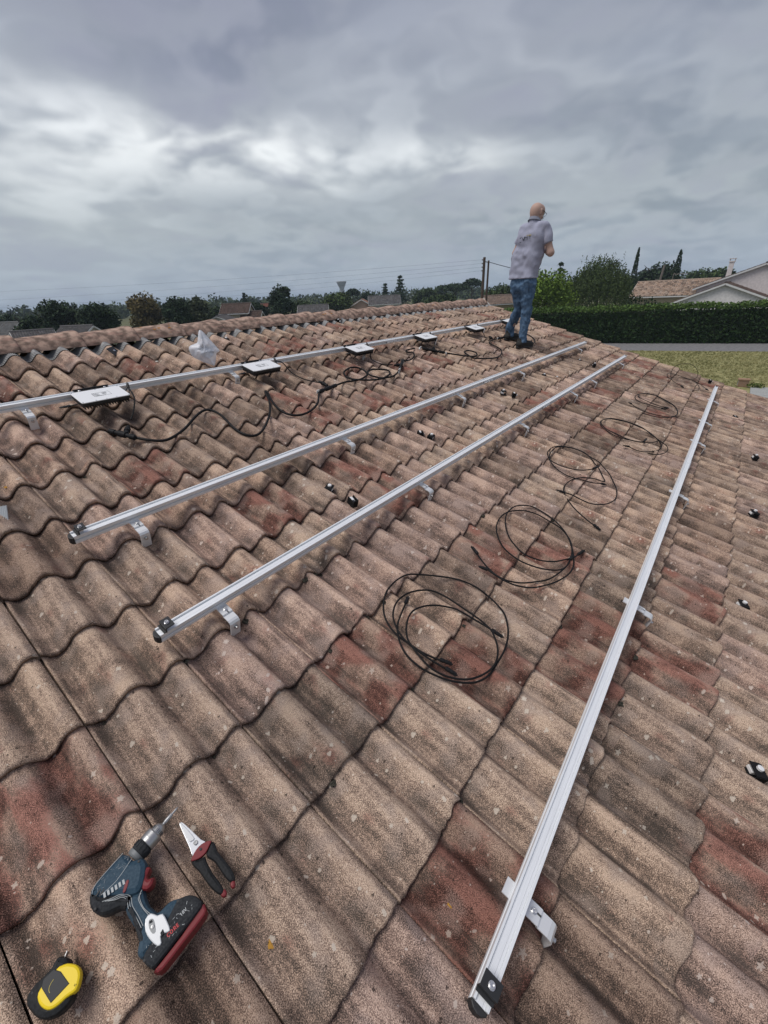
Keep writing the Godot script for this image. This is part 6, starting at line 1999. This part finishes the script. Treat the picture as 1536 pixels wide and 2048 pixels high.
func tree(called: String, label: String, kind: String, x: float, z: float, h: float, w: float, c: Color, sd: int, dens := 1.0, base := 0.0) -> void:
	rng.seed = sd
	var cat := "bush" if kind == "bush" else "tree"
	var t := thing(called, label, cat, Vector3(x, base, z), Basis(), {"broadleaf_tree": "broadleaf trees of the village", "conifer": "dark conifers of the village", "cypress": "cypresses of the village", "umbrella_pine": "flat-topped pines", "round_shrub": "shrubs behind the hedge"}.get(called, ""))
	var g := Geo.new()
	var bark := mat("bark", Color(0.065, 0.05, 0.038), 0.95)
	var dist := Vector2(x - CAM_POS.x, z - CAM_POS.z).length()
	var s: float = clamp(dist * 0.0046, 0.16, 0.75)
	match kind:
		"broad":
			part("trunk", trunk_geo(h * 0.72, h * 0.035, 6, w * 0.35), bark, t)
			var lobes := 11
			for k in lobes:
				var a := TAU * k / lobes + rng.randf_range(-0.4, 0.4)
				var q := rng.randf_range(0.12, 0.88)
				var rad := w * 0.5 * sqrt(max(0.08, 1.0 - pow(q * 1.7 - 0.75, 2.0)))
				var m := Vector3(cos(a) * rad * 0.55, h * (0.26 + q * 0.58), sin(a) * rad * 0.55)
				var hf := w * rng.randf_range(0.17, 0.26)
				var cc := tone(c, 0.16)
				blob_into(g, m, Vector3(hf, min(hf * rng.randf_range(0.7, 1.0), h * 0.2), hf), int(270 * dens), s, cc, 0.35)
			blob_into(g, Vector3(0, h * 0.55, 0), Vector3(w * 0.36, h * 0.36, w * 0.36), int(700 * dens), s, c, 0.35)
		"layered":
			part("trunk", trunk_geo(h * 0.95, h * 0.022, 0, 0.1), bark, t)
			var tiers := 11
			for k in tiers:
				var q := float(k) / (tiers - 1)
				var y := h * (0.10 + 0.86 * q)
				var rad := w * 0.5 * pow(1.0 - q, 0.8) * rng.randf_range(0.8, 1.15) + w * 0.03
				for b in 7:
					var a := TAU * b / 7.0 + k * 0.9 + rng.randf_range(-0.3, 0.3)
					var l := rad * rng.randf_range(0.75, 1.1)
					for e in int(16 * dens):
						var f := rng.randf()
						leaf_card(g, Vector3(cos(a) * l * f, y - l * f * 0.22 + rng.randf_range(-0.12, 0.12), sin(a) * l * f) + Vector3(rng.randfn(), rng.randfn() * 0.4, rng.randfn()) * w * 0.04, s * 0.8, tone(c, 0.35))
		"spire":
			part("trunk", trunk_geo(h * 0.6, h * 0.014, 0, 0.1), bark, t)
			for k in int(1500 * dens):
				var q := pow(rng.randf(), 0.85)
				var rad: float = w * 0.5 * (pow(1.0 - q, 0.55) * min(1.0, q * 6.0 + 0.35))
				var a := rng.randf() * TAU
				var r: float = rad * sqrt(rng.randf_range(0.35, 1.05))
				leaf_card(g, Vector3(cos(a) * r, h * q, sin(a) * r), s * 0.55, tone(c, 0.3), -0.8)
		"willow":
			part("trunk", trunk_geo(h * 0.75, h * 0.04, 7, w * 0.3), bark, t)
			for k in int(850 * dens):
				var a := rng.randf() * TAU
				var r := w * 0.5 * sqrt(rng.randf())
				var top := h * (1.0 - 0.38 * pow(r / (w * 0.5), 2.2)) * rng.randf_range(0.8, 1.02)
				var ln := h * rng.randf_range(0.18, 0.55)
				var p := Vector3(cos(a) * r, top, sin(a) * r)
				var sway := Vector3(cos(a), 0, sin(a)) * rng.randf_range(0.0, 0.35)
				var cc := tone(c, 0.25)
				var st := int(max(5.0, ln / 0.22))
				for e in st:
					var f := float(e) / st
					leaf_card(g, p + Vector3(0, -ln * f, 0) + sway * (1.0 - pow(1.0 - f, 2.0)) + Vector3(rng.randfn(), rng.randfn(), rng.randfn()) * 0.08, s * 0.62, tone(cc, 0.22), 1.6)
			for k in 14:                       # whips standing over the crown
				var a := rng.randf() * TAU
				var p := Vector3(cos(a) * w * 0.36 * rng.randf(), h * 0.92, sin(a) * w * 0.36 * rng.randf())
				for e in 9:
					leaf_card(g, p + Vector3(rng.randfn() * 0.07 + 0.05 * e, e * 0.11, rng.randfn() * 0.07), s * 0.5, tone(c, 0.25))
		"umbrella":
			part("trunk", trunk_geo(h * 0.85, h * 0.03, 7, w * 0.3), bark, t)
			for k in 8:
				var a := TAU * k / 8.0
				blob_into(g, Vector3(cos(a) * w * 0.28, h * rng.randf_range(0.76, 0.88), sin(a) * w * 0.28), Vector3(w * 0.22, h * 0.10, w * 0.22), int(130 * dens), s, tone(c, 0.15), 0.3)
			blob_into(g, Vector3(0, h * 0.87, 0), Vector3(w * 0.3, h * 0.12, w * 0.3), int(250 * dens), s, c, 0.3)
		"bush":
			part("stems", trunk_geo(h * 0.6, h * 0.03, 4, w * 0.25), bark, t)
			for k in 6:
				var a := TAU * k / 6.0
				blob_into(g, Vector3(cos(a) * w * 0.2, h * rng.randf_range(0.4, 0.7), sin(a) * w * 0.2), Vector3(w * 0.28, h * 0.3, w * 0.28), int(190 * dens), s, tone(c, 0.15), 0.35)
	part("crown", g, vmat("leaf", 0.8, true), t)

func build_hedge() -> void:
	rng.seed = 555
	var d := Vector3(2.75, 0, 11.47).normalized()
	var nn := Vector3(-d.z, 0, d.x)                     # towards the house
	var o := Vector3(47.9, 0, -2.0)
	var t := thing("hedge", "long clipped dark green conifer hedge beyond the road", "hedge", o)
	var L0 := -17.0
	var L1 := 15.0
	var th := 1.7
	var H := 2.85
	var core := Geo.new()
	var b := Basis(d, Vector3.UP, -nn).orthonormalized()
	core.box(d * (L0 + L1) * 0.5 + Vector3(0, H * 0.5 - 0.08, 0) - nn * th * 0.5, Vector3(L1 - L0 - 0.3, H - 0.3, th - 0.35), b)
	part("branches", core, mat("hedge_core", Color(0.04, 0.052, 0.024), 0.98), t)
	var nz := FastNoiseLite.new()
	nz.seed = 31; nz.frequency = 0.7
	var g := Geo.new()
	var c := Color(0.034, 0.062, 0.022)
	for k in 15000:                                       # face
		var x := rng.randf_range(L0, L1)
		var y := rng.randf_range(0.03, H)
		var bulge := nz.get_noise_2d(x * 1.3, y * 1.3) * 0.16
		leaf_card(g, d * x + Vector3(0, y, 0) + nn * (bulge + rng.randf_range(-0.16, 0.10)), 0.20, tone(c, 0.28), 0.2)
	for k in 9000:                                        # top with loose new shoots
		var x := rng.randf_range(L0, L1)
		var y := H + nz.get_noise_2d(x * 0.6, 4.0) * 0.16 + pow(rng.randf(), 2.4) * 0.42 - 0.06
		leaf_card(g, d * x + Vector3(0, y, 0) - nn * rng.randf_range(-0.12, th), 0.19, tone(Color(0.085, 0.14, 0.036), 0.4), -0.6)
	for k in 260:                                         # single taller tufts
		var x := rng.randf_range(L0, L1)
		var back := rng.randf_range(0.0, th)
		var hh := rng.randf_range(0.15, 0.5)
		for e in 6:
			leaf_card(g, d * x + Vector3(rng.randfn() * 0.03, H + 0.1 + hh * e / 6.0, rng.randfn() * 0.05) - nn * back, 0.14, tone(Color(0.085, 0.14, 0.036), 0.35), -1.0)
	for k in 2500:
		leaf_card(g, d * rng.randf_range(L0, L1) + Vector3(0, rng.randf_range(0.0, H), 0) - nn * (th + rng.randf_range(-0.1, 0.12)), 0.25, tone(c, 0.4))
	part("foliage", g, vmat("leaf", 0.8, true), t)

# ---------------------------------------------------------------- houses
func gable_house(label: String, at: Vector3, turn: float, wid: float, lng: float, eave: float, ridge: float, wallc: Color, roofc: Color, opts := {}) -> Node3D:
	# gable ends face +-z of its own axes; lng along z, wid along x
	var t := thing("village_house", label, "house", at, Basis(Vector3.UP, turn), "houses of the village")
	var wm := noise_mat("w%d" % int(wallc.r * 1000 + wallc.g * 77), wallc * 0.9, wallc * 1.08, 0.02, 0.3, 0.95, 0.2)
	var g := Geo.new()
	var hx := wid * 0.5; var hz := lng * 0.5
	for s in [-1.0, 1.0]:
		g.quad(Vector3(s * hx, 0, -hz), Vector3(s * hx, 0, hz), Vector3(s * hx, eave, hz), Vector3(s * hx, eave, -hz))
		g.quad(Vector3(-hx, 0, s * hz), Vector3(hx, 0, s * hz), Vector3(hx, eave, s * hz), Vector3(-hx, eave, s * hz))
		g.tri(Vector3(-hx, eave, s * hz), Vector3(hx, eave, s * hz), Vector3(0, ridge, s * hz))
	part("wall", g, wm, t)
	var ov: float = opts.get("over", 0.45)
	var sl := (ridge - eave) / hx
	for s in [-1.0, 1.0]:
		g = Geo.new()
		var e := Vector3(s * (hx + ov), eave - sl * ov, 0)
		var r := Vector3(0, ridge, 0)
		var run := Vector2(hx + ov, (hx + ov) * sl).length()
		var dn := (e - r).normalized()
		var up := Vector3(s * sl, 1, 0).normalized()
		var rows := int(opts.get("rows", 9))
		var cols := int(opts.get("cols", 16))
		for i in rows:
			for j in cols:
				var a := r + dn * run * i / rows
				var b := r + dn * run * (i + 1.0) / rows
				var z0 := lerpf(-hz - ov * 0.7, hz + ov * 0.7, float(j) / cols)
				var z1 := lerpf(-hz - ov * 0.7, hz + ov * 0.7, float(j + 1) / cols)
				var zm := (z0 + z1) * 0.5
				g.col = tone(roofc, opts.get("spread", 0.22))
				var hi: Vector3 = up * 0.085 * opts.get("rib", 1.0)
				g.quad(a + Vector3(0, 0, z0) + up * 0.03, a + Vector3(0, 0, zm) + hi, b + Vector3(0, 0, zm) + hi + up * 0.03, b + Vector3(0, 0, z0) + up * 0.06)
				g.quad(a + Vector3(0, 0, zm) + hi, a + Vector3(0, 0, z1) + up * 0.03, b + Vector3(0, 0, z1) + up * 0.06, b + Vector3(0, 0, zm) + hi + up * 0.03)
				g.quad(b + Vector3(0, 0, z0) + up * 0.06, b + Vector3(0, 0, zm) + hi + up * 0.03, b + Vector3(0, 0, z1) + up * 0.06, b + Vector3(0, 0, zm) - up * 0.02)
		var rf := part("roof", g, vmat("far_tile", 0.9), t)
		g = Geo.new()
		for q in [-1.0, 1.0]:                               # pale barge boards
			var z: float = q * (hz + ov * 0.7)
			g.box((e + r) * 0.5 + Vector3(0, -0.07, z), Vector3(run, 0.17, 0.05), Basis(dn, up, dn.cross(up)).orthonormalized())
		g.box(e + Vector3(0, -0.06, 0), Vector3(0.05, 0.15, lng + ov * 1.4))
		part("barge_board", g, mat("white_trim", Color(0.68, 0.68, 0.67), 0.6), rf)
	g = Geo.new()
	g.tube([Vector3(0, ridge + 0.04, -hz - ov * 0.7), Vector3(0, ridge + 0.04, hz + ov * 0.7)], 0.14, 8)
	part("ridge_tiles", g, mat("far_ridge_%d" % int(roofc.r * 100), roofc * 0.9, 0.9), t)
	for w in opts.get("windows", []):                      # [face: 0 = -z, 1 = +z, 2 = -x, 3 = +x, offset, sill, width, height]
		var fb: Basis = [Basis(Vector3.UP, PI), Basis(), Basis(Vector3.UP, -PI * 0.5), Basis(Vector3.UP, PI * 0.5)][w[0]]
		var dist: float = hz if w[0] < 2 else hx
		var fr := Geo.new()
		var mid := Vector3(w[1], w[2] + w[4] * 0.5, dist + 0.02)
		for e in [[0.0, w[4] * 0.5, w[3] + 0.12, 0.08], [0.0, -w[4] * 0.5, w[3] + 0.12, 0.08], [w[3] * 0.5, 0.0, 0.08, w[4]], [-w[3] * 0.5, 0.0, 0.08, w[4]], [0.0, 0.0, 0.05, w[4]]]:
			fr.box(mid + Vector3(e[0], e[1], 0.02), Vector3(e[2], e[3], 0.06))
		var wn := part("window", fr, mat("white_trim", Color(0.68, 0.68, 0.67), 0.6), t, Transform3D(fb, Vector3.ZERO))
		var pn := Geo.new()
		pn.box(mid, Vector3(w[3], w[4], 0.02))
		part("pane", pn, mat("dark_glass", Color(0.03, 0.035, 0.04), 0.12), wn)
	if opts.has("chimney"):
		var c: Array = opts.chimney
		g = Geo.new()
		g.box(Vector3(c[0], c[1] * 0.5 + ridge * 0.4, c[2]), Vector3(0.5, c[1] + ridge * 0.2, 0.5))
		g.box(Vector3(c[0], c[1] + ridge * 0.5 + 0.05, c[2]), Vector3(0.62, 0.1, 0.62))
		for q in [-1, 1]:
			g.box(Vector3(c[0] + q * 0.25, c[1] + ridge * 0.5 + 0.2, c[2]), Vector3(0.08, 0.25, 0.5))
		g.box(Vector3(c[0], c[1] + ridge * 0.5 + 0.36, c[2]), Vector3(0.68, 0.07, 0.68))
		part("chimney", g, wm, t)
	return t

func build_neighbourhood() -> void:
	rng.seed = 77
	build_hedge()
	var G := Color(0.058, 0.084, 0.036)
	var GD := Color(0.036, 0.056, 0.028)
	var GL := Color(0.13, 0.20, 0.034)
	var GO := Color(0.13, 0.105, 0.045)
	var GG := Color(0.085, 0.10, 0.055)
	tree("broadleaf_tree", "dark spreading tree behind the ridge, far left", "broad", 21.5, -70.2, 6.9, 6.0, GD, 1)
	tree("broadleaf_tree", "round dark tree right of the far left spreading tree", "broad", 24.4, -66.1, 6.5, 5.2, GD, 2)
	tree("broadleaf_tree", "tall tree turning brown, left of the bag", "broad", 32.8, -71.3, 7.6, 5.8, GO, 3)
	tree("broadleaf_tree", "dark green tree just right of the browning tree", "broad", 36.0, -67.5, 6.8, 4.8, GD, 4)
	tree("broadleaf_tree", "grey-green airy tree left of the beige house", "broad", 40.7, -69.5, 7.0, 4.4, GG, 5, 0.7)
	tree("broadleaf_tree", "low pale hedge tree at the far left horizon", "broad", 29.4, -114.7, 4.6, 6.5, G, 6)
	tree("broadleaf_tree", "small dark tree cut by the left edge of the picture", "broad", 23.5, -105.8, 5.2, 4.5, GD, 7)
	tree("broadleaf_tree", "big dark tree with a bare forked trunk in the middle distance", "broad", 60.1, -71.9, 8.4, 6.2, GD, 8)
	tree("conifer", "small far conifer left of the big forked tree", "layered", 86.4, -121.0, 7.4, 3.2, GD, 9)
	tree("broadleaf_tree", "low bushy tree right of the big forked tree", "broad", 66.7, -72.8, 5.0, 5.6, G, 10)
	tree("broadleaf_tree", "broad lighter green tree below the water tower", "broad", 79.1, -74.7, 6.4, 8.2, Color(0.075, 0.105, 0.036), 11)
	tree("umbrella_pine", "flat-topped pine right of the water tower", "umbrella", 126.4, -112.0, 7.6, 4.8, GD, 12)
	tree("broadleaf_tree", "round dark tree left of the twin conifers", "broad", 114.6, -95.1, 6.3, 7.5, GD, 13)
	tree("conifer", "shorter of the twin dark conifers in the far distance", "layered", 118.2, -90.7, 8.2, 5.0, GD, 14)
	tree("conifer", "taller of the twin dark conifers in the far distance", "layered", 121.0, -86.9, 10.2, 7.4, GD, 15)
	tree("broadleaf_tree", "broad far tree between the conifers and the poles", "broad", 125.5, -80.4, 6.5, 9.5, G, 16)
	tree("broadleaf_tree", "small tuft-topped tree far behind, left of the poles", "broad", 162.2, -97.3, 8.2, 6.0, G, 17)
	tree("umbrella_pine", "wide flat pine left of the utility poles", "umbrella", 130.5, -72.2, 7.4, 9.0, GD, 18)
	tree("umbrella_pine", "taller pine close left of the utility poles", "umbrella", 150.6, -77.1, 9.0, 7.6, GD, 19)
	tree("broadleaf_tree", "dark tree between the poles and the man", "broad", 68.3, -29.1, 6.4, 5.5, G, 20)
	tree("broadleaf_tree", "bright yellow-green tree right of the man", "broad", 58.5, -18.6, 7.7, 7.4, GL, 21, 1.6)
	tree("conifer", "dark conifer tip behind the bright green tree", "layered", 80.8, -24.5, 8.6, 4.5, GD, 22)
	tree("willow_tree", "drooping willow behind the hedge", "willow", 67.9, -15.0, 8.3, 8.4, Color(0.066, 0.094, 0.034), 23, 1.5)
	tree("cypress", "slim cypress right of the willow", "spire", 93.4, -15.7, 10.3, 1.5, GD, 24)
	tree("broadleaf_tree", "broad dark tree behind the beige house", "broad", 108.8, -14.1, 9.0, 9.5, GD, 25)
	tree("cypress", "second cypress, rising from the broad dark tree", "spire", 104.2, -10.7, 10.0, 2.2, GD, 26)
	tree("broadleaf_tree", "pale tree left of the white house's chimney", "broad", 129.6, -8.5, 8.0, 8.5, Color(0.06, 0.09, 0.034), 27)
	tree("broadleaf_tree", "pale tree behind the white house's chimney", "broad", 139.7, -4.8, 8.0, 7.5, Color(0.065, 0.095, 0.036), 28)
	tree("round_shrub", "round dark shrub over the hedge before the beige house", "bush", 55.6, -7.3, 3.9, 3.4, GD, 29)
	tree("round_shrub", "small shrub over the hedge left of the white gable", "bush", 54.5, -5.0, 3.4, 2.2, G, 30)
	tree("round_shrub", "bushes at the foot of the bright green tree", "bush", 60.5, -21.5, 3.6, 5.0, G, 31)
	tree("broadleaf_tree", "low tree in the gap left of the beige house", "broad", 52.0, -84.0, 4.6, 6.0, G, 32)
	tree("broadleaf_tree", "dark tree under the power lines, left of the poles", "broad", 88.0, -52.0, 5.0, 8.0, G, 33)
	tree("broadleaf_tree", "rounded dark tree left of the two-gabled beige house", "broad", 45.0, -77.0, 5.6, 5.5, G, 34)
	tree("broadleaf_tree", "full green tree right of the two-gabled beige house", "broad", 57.0, -76.0, 5.2, 5.0, GD, 35)
	tree("broadleaf_tree", "full round tree left of the grey-roofed bungalow", "broad", 63.0, -69.5, 5.4, 4.6, G, 36)
	tree("broadleaf_tree", "dark rounded tree filling the gap at the far left", "broad", 27.8, -74.0, 5.4, 5.0, G, 37)
	tree("broadleaf_tree", "dense low tree before the far left houses", "broad", 16.8, -66.0, 4.9, 4.8, GD, 38)
	# far woodland: reads as one mass along the horizon
	rng.seed = 4242
	var g := Geo.new()
	for k in 620:
		var az := lerpf(-0.75, 1.62, rng.randf())          # from ahead-left to the right
		var D := rng.randf_range(190.0, 420.0)
		var p := Vector3(sin(az) * D, 0, -cos(az) * D)
		var h := rng.randf_range(4.5, 8.5) + (D - 190.0) * 0.004
		var w := rng.randf_range(5.0, 10.0)
		var c := tone(Color(0.060, 0.082, 0.042), 0.55)
		blob_into(g, p + Vector3(0, h * 0.5, 0), Vector3(w * 0.5, h * 0.5, w * 0.5), 70, D * 0.0055, c, 0.25)
	var wd := part("distant_woodland", g, vmat("leaf", 0.8, true), self)
	wd.set_meta("kind", "stuff")
	wd.set_meta("label", "far belt of trees along the horizon")
	wd.set_meta("category", "woodland")
	# houses
	var white := Color(0.80, 0.77, 0.76)
	var beige := Color(0.58, 0.51, 0.37)
	var pink := Color(0.42, 0.30, 0.24)
	var tile := Color(0.33, 0.25, 0.195)
	var brown := Color(0.088, 0.062, 0.052)
	var greyr := Color(0.10, 0.095, 0.095)
	gable_house("white gabled house, the lower front wing nearest the hedge", Vector3(66.5, 0, -0.9), PI * 0.5, 10.2, 9.0, 2.55, 4.55, white, brown, {"cols": 26, "rows": 12, "windows": [[0, -2.0, 1.0, 1.2, 1.1]]})
	gable_house("taller white gabled house at the right edge with chimney", Vector3(75.5, 0, 2.0), PI * 0.5, 12.0, 10.0, 4.15, 6.35, Color(0.74, 0.68, 0.665), brown, {"cols": 26, "rows": 12, "chimney": [3.3, 3.55, -3.6]})
	gable_house("beige house with a mottled tile roof behind the hedge", Vector3(79.2, 0, -7.3), 0.02, 8.6, 9.4, 3.35, 5.0, beige, tile, {"cols": 34, "rows": 16, "spread": 0.5, "rib": 1.6, "windows": [[2, 2.0, 1.1, 1.2, 1.2], [2, -1.5, 1.1, 1.2, 1.2]]})
	gable_house("beige house with two brown gables beyond the ridge", Vector3(51.6, 0, -74.5), 0.65, 3.9, 5.0, 3.4, 4.7, Color(0.5, 0.45, 0.33), brown, {"windows": [[1, -1.0, 1.6, 0.8, 1.0], [1, 1.2, 1.6, 0.8, 1.0]]})
	gable_house("low brown-roofed wing in front of the two-gabled beige house", Vector3(52.6, 0, -71.5), 0.65, 3.4, 3.4, 2.2, 3.3, Color(0.42, 0.36, 0.25), brown, {})
	gable_house("long low pale house left of the two-gabled beige house", Vector3(45.5, 0, -70.5), 2.3, 4.5, 6.0, 2.1, 3.0, Color(0.5, 0.48, 0.43), greyr, {"windows": [[2, 0.0, 0.9, 0.8, 0.9], [3, 1.4, 0.9, 0.8, 0.9]]})
	gable_house("red-roofed house behind the big forked tree", Vector3(73.0, 0, -94.0), 2.2, 6.5, 8.0, 2.9, 4.3, pink, Color(0.17, 0.07, 0.05), {"windows": [[3, 0.0, 1.0, 1.0, 1.0]]})
	gable_house("long grey-roofed bungalow in the middle distance", Vector3(59.0, 0, -61.5), 0.75, 4.2, 5.0, 2.9, 3.85, Color(0.3, 0.27, 0.22), greyr, {})
	gable_house("house with a white gable and dark roof below the conifers", Vector3(87.0, 0, -66.8), 0.70, 5.5, 7.0, 3.3, 4.8, Color(0.5, 0.5, 0.49), greyr, {"windows": [[1, 0.0, 2.2, 0.9, 1.0]]})
	gable_house("pink-roofed house left of the white-gabled one", Vector3(84.5, 0, -71.5), 2.2, 5.0, 5.5, 3.0, 4.3, pink, Color(0.25, 0.14, 0.1), {})
	gable_house("small beige gabled house between the poles and the man", Vector3(65.8, 0, -28.2), 1.0, 3.4, 5.0, 3.3, 4.15, Color(0.5, 0.42, 0.30), Color(0.2, 0.15, 0.12), {"windows": [[1, 0.0, 1.4, 0.8, 0.9]]})
	gable_house("dark-roofed pink house at the far left behind the ridge", Vector3(15.0, 0, -59.5), 1.4, 3.6, 3.3, 2.35, 3.15, Color(0.36, 0.22, 0.17), greyr, {"windows": [[3, 0.9, 1.9, 0.6, 0.6]]})
	gable_house("grey slate-roofed house, second at the far left", Vector3(17.4, 0, -79.0), 0.3, 3.6, 4.4, 2.5, 3.8, Color(0.4, 0.33, 0.28), Color(0.12, 0.12, 0.12), {})
	gable_house("pale house end showing between the far left trees", Vector3(20.4, 0, -62.6), 0.5, 2.6, 4.0, 2.5, 3.2, Color(0.55, 0.5, 0.45), greyr, {})
	gable_house("nearest neighbour with curved tiles, at the left edge over the ridge", Vector3(2.2, 0, -25.5), 0.2, 6.0, 7.0, 3.4, 4.32, beige, tile, {"cols": 22, "rows": 10, "spread": 0.45, "rib": 1.3})
	# aerial on the white house
	var an := thing("roof_aerial", "thin television aerial on the white house at the right edge", "aerial", Vector3(72.5, 6.0, 2.5))
	g = Geo.new()
	g.tube([Vector3.ZERO, Vector3(0, 2.9, 0)], 0.03, 6)
	part("mast", g, mat("grey_metal", Color(0.25, 0.25, 0.26), 0.5, 0.5), an)
	g = Geo.new()
	for k in 5:
		g.tube([Vector3(-0.2, 2.2 + k * 0.12, -0.45), Vector3(-0.2, 2.2 + k * 0.12, 0.45)], 0.015, 5)
	g.tube([Vector3(-0.6, 2.5, 0), Vector3(0.6, 2.7, 0)], 0.02, 5)
	part("elements", g, mat("grey_metal", Color(0.25, 0.25, 0.26), 0.5, 0.5), an)
	# utility poles
	var wood := noise_mat("pole_wood", Color(0.075, 0.05, 0.038), Color(0.12, 0.085, 0.065), 0.03, 0.8, 0.9, 0.3)
	var p1 := thing("utility_pole", "thicker wooden pole of the pair, with insulators on its left side", "pole", Vector3(51.95, 0, -24.1), Basis(), "utility poles")
	g = Geo.new()
	g.tube([Vector3.ZERO, Vector3(0, 8.4, 0)], [0.2, 0.15], 10)
	part("mast", g, wood, p1)
	for k in 4:
		g = Geo.new()
		g.tube([Vector3(0, 8.1 - k * 0.37, 0), Vector3(-0.28, 8.1 - k * 0.37, -0.10)], 0.03, 6)
		g.lathe([[0, 0.05], [0.05, 0.07], [0.12, 0.05]], Vector3(-0.28, 8.08 - k * 0.37, -0.10), Vector3.UP, 8)
		part("insulator", g, mat("insulator", Color(0.12, 0.10, 0.09), 0.4), p1)
	var p2 := thing("utility_pole", "thinner pole of the pair, just right of the thick wooden one", "pole", Vector3(53.1, 0, -24.1), Basis(), "utility poles")
	g = Geo.new()
	g.tube([Vector3.ZERO, Vector3(0, 8.1, 0)], [0.15, 0.11], 10)
	part("mast", g, wood, p2)
	g = Geo.new()
	g.tube([Vector3(-0.9, 7.95, 0.0), Vector3(0.15, 7.9, 0.0)], 0.05, 6)
	part("brace", g, wood, p2)
	var p3 := thing("utility_pole", "distant pole seen above the beige house's roof, leaning right", "pole", Vector3(84.1, 0, -10.6), Basis(Vector3.RIGHT, 0.08), "utility poles")
	g = Geo.new()
	g.tube([Vector3.ZERO, Vector3(0, 7.2, 0)], [0.2, 0.14], 10)
	part("mast", g, mat("pole_grey", Color(0.17, 0.15, 0.13), 0.9), p3)
	g = Geo.new()
	g.tube([Vector3(0, 5.2, 0), Vector3(0, 5.3, -0.7)], 0.05, 6)
	part("bracket", g, mat("pole_grey", Color(0.17, 0.15, 0.13), 0.9), p3)
	var sl := thing("street_lamp", "street lamp with a short arm above the beige house", "lamp", Vector3(89.3, 0, -9.2))
	g = Geo.new()
	g.tube(smooth_path([Vector3.ZERO, Vector3(0, 5.6, 0), Vector3(0, 5.9, 0.3), Vector3(0, 5.95, 1.3)], 4), 0.06, 8)
	part("post", g, mat("pole_grey", Color(0.17, 0.15, 0.13), 0.9), sl)
	g = Geo.new()
	g.cbox(Vector3(0, 5.93, 1.6), Vector3(0.28, 0.12, 0.7), 0.03)
	part("lamp_head", g, mat("grey_metal", Color(0.25, 0.25, 0.26), 0.5, 0.5), sl)
	# power lines
	var ends := [[Vector3(51.7, 8.15, -24.2), Vector3(13.0, 7.75, -86.5)], [Vector3(51.7, 7.78, -24.2), Vector3(13.0, 6.65, -86.5)], [Vector3(51.7, 7.41, -24.2), Vector3(13.0, 5.6, -86.5)], [Vector3(51.7, 7.04, -24.2), Vector3(13.0, 4.8, -86.5)]]
	var wl := ["topmost of the four power lines running left from the poles", "second power line from the top, left of the poles", "third power line from the top, left of the poles", "lowest of the four power lines left of the poles"]
	var wm := mat("wire", Color(0.07, 0.07, 0.075), 0.7)
	for k in 4:
		var t := thing("power_line", wl[k], "wire", ends[k][0], Basis(), "power lines")
		var pts := []
		for q in 21:
			var f := q / 20.0
			pts.append(Vector3.ZERO.lerp(ends[k][1] - ends[k][0], f) + Vector3(0, -1.1 * 4.0 * f * (1.0 - f) * 0.35, 0))
		g = Geo.new()
		g.tube(pts, 0.0065, 5)
		part("conductor", g, wm, t)
	var t2 := thing("power_line", "thicker cable running right from the thin pole behind the man", "wire", Vector3(53.1, 7.95, -24.1), Basis(), "power lines")
	var pts2 := []
	var e2 := Vector3(84.1, 7.0, -10.6) - Vector3(53.1, 7.95, -24.1)
	for q in 21:
		var f := q / 20.0
		pts2.append(e2 * f + Vector3(0, -1.5 * 4.0 * f * (1.0 - f), 0))
	g = Geo.new()
	g.tube(pts2, 0.035, 6)
	part("conductor", g, wm, t2)
	# water tower
	var wt := thing("water_tower", "pale flaring water tower on the horizon", "water tower", Vector3(510.0, 0, -478.0))
	g = Geo.new()
	g.lathe([[0.0, 3.4], [8.0, 3.0], [14.0, 3.0], [17.0, 3.8], [24.3, 7.4], [24.6, 7.4], [25.4, 6.6], [25.8, 0.3]], Vector3.ZERO, Vector3.UP, 24)
	part("shaft", g, noise_mat("tower_concrete", Color(0.24, 0.24, 0.25), Color(0.31, 0.31, 0.31), 0.02, 0.1, 0.9, 0.1), wt)
	g = Geo.new()
	g.lathe([[24.2, 7.5], [24.9, 7.5]], Vector3.ZERO, Vector3.UP, 24)
	part("rim", g, mat("tower_rim", Color(0.33, 0.33, 0.33), 0.9), wt)
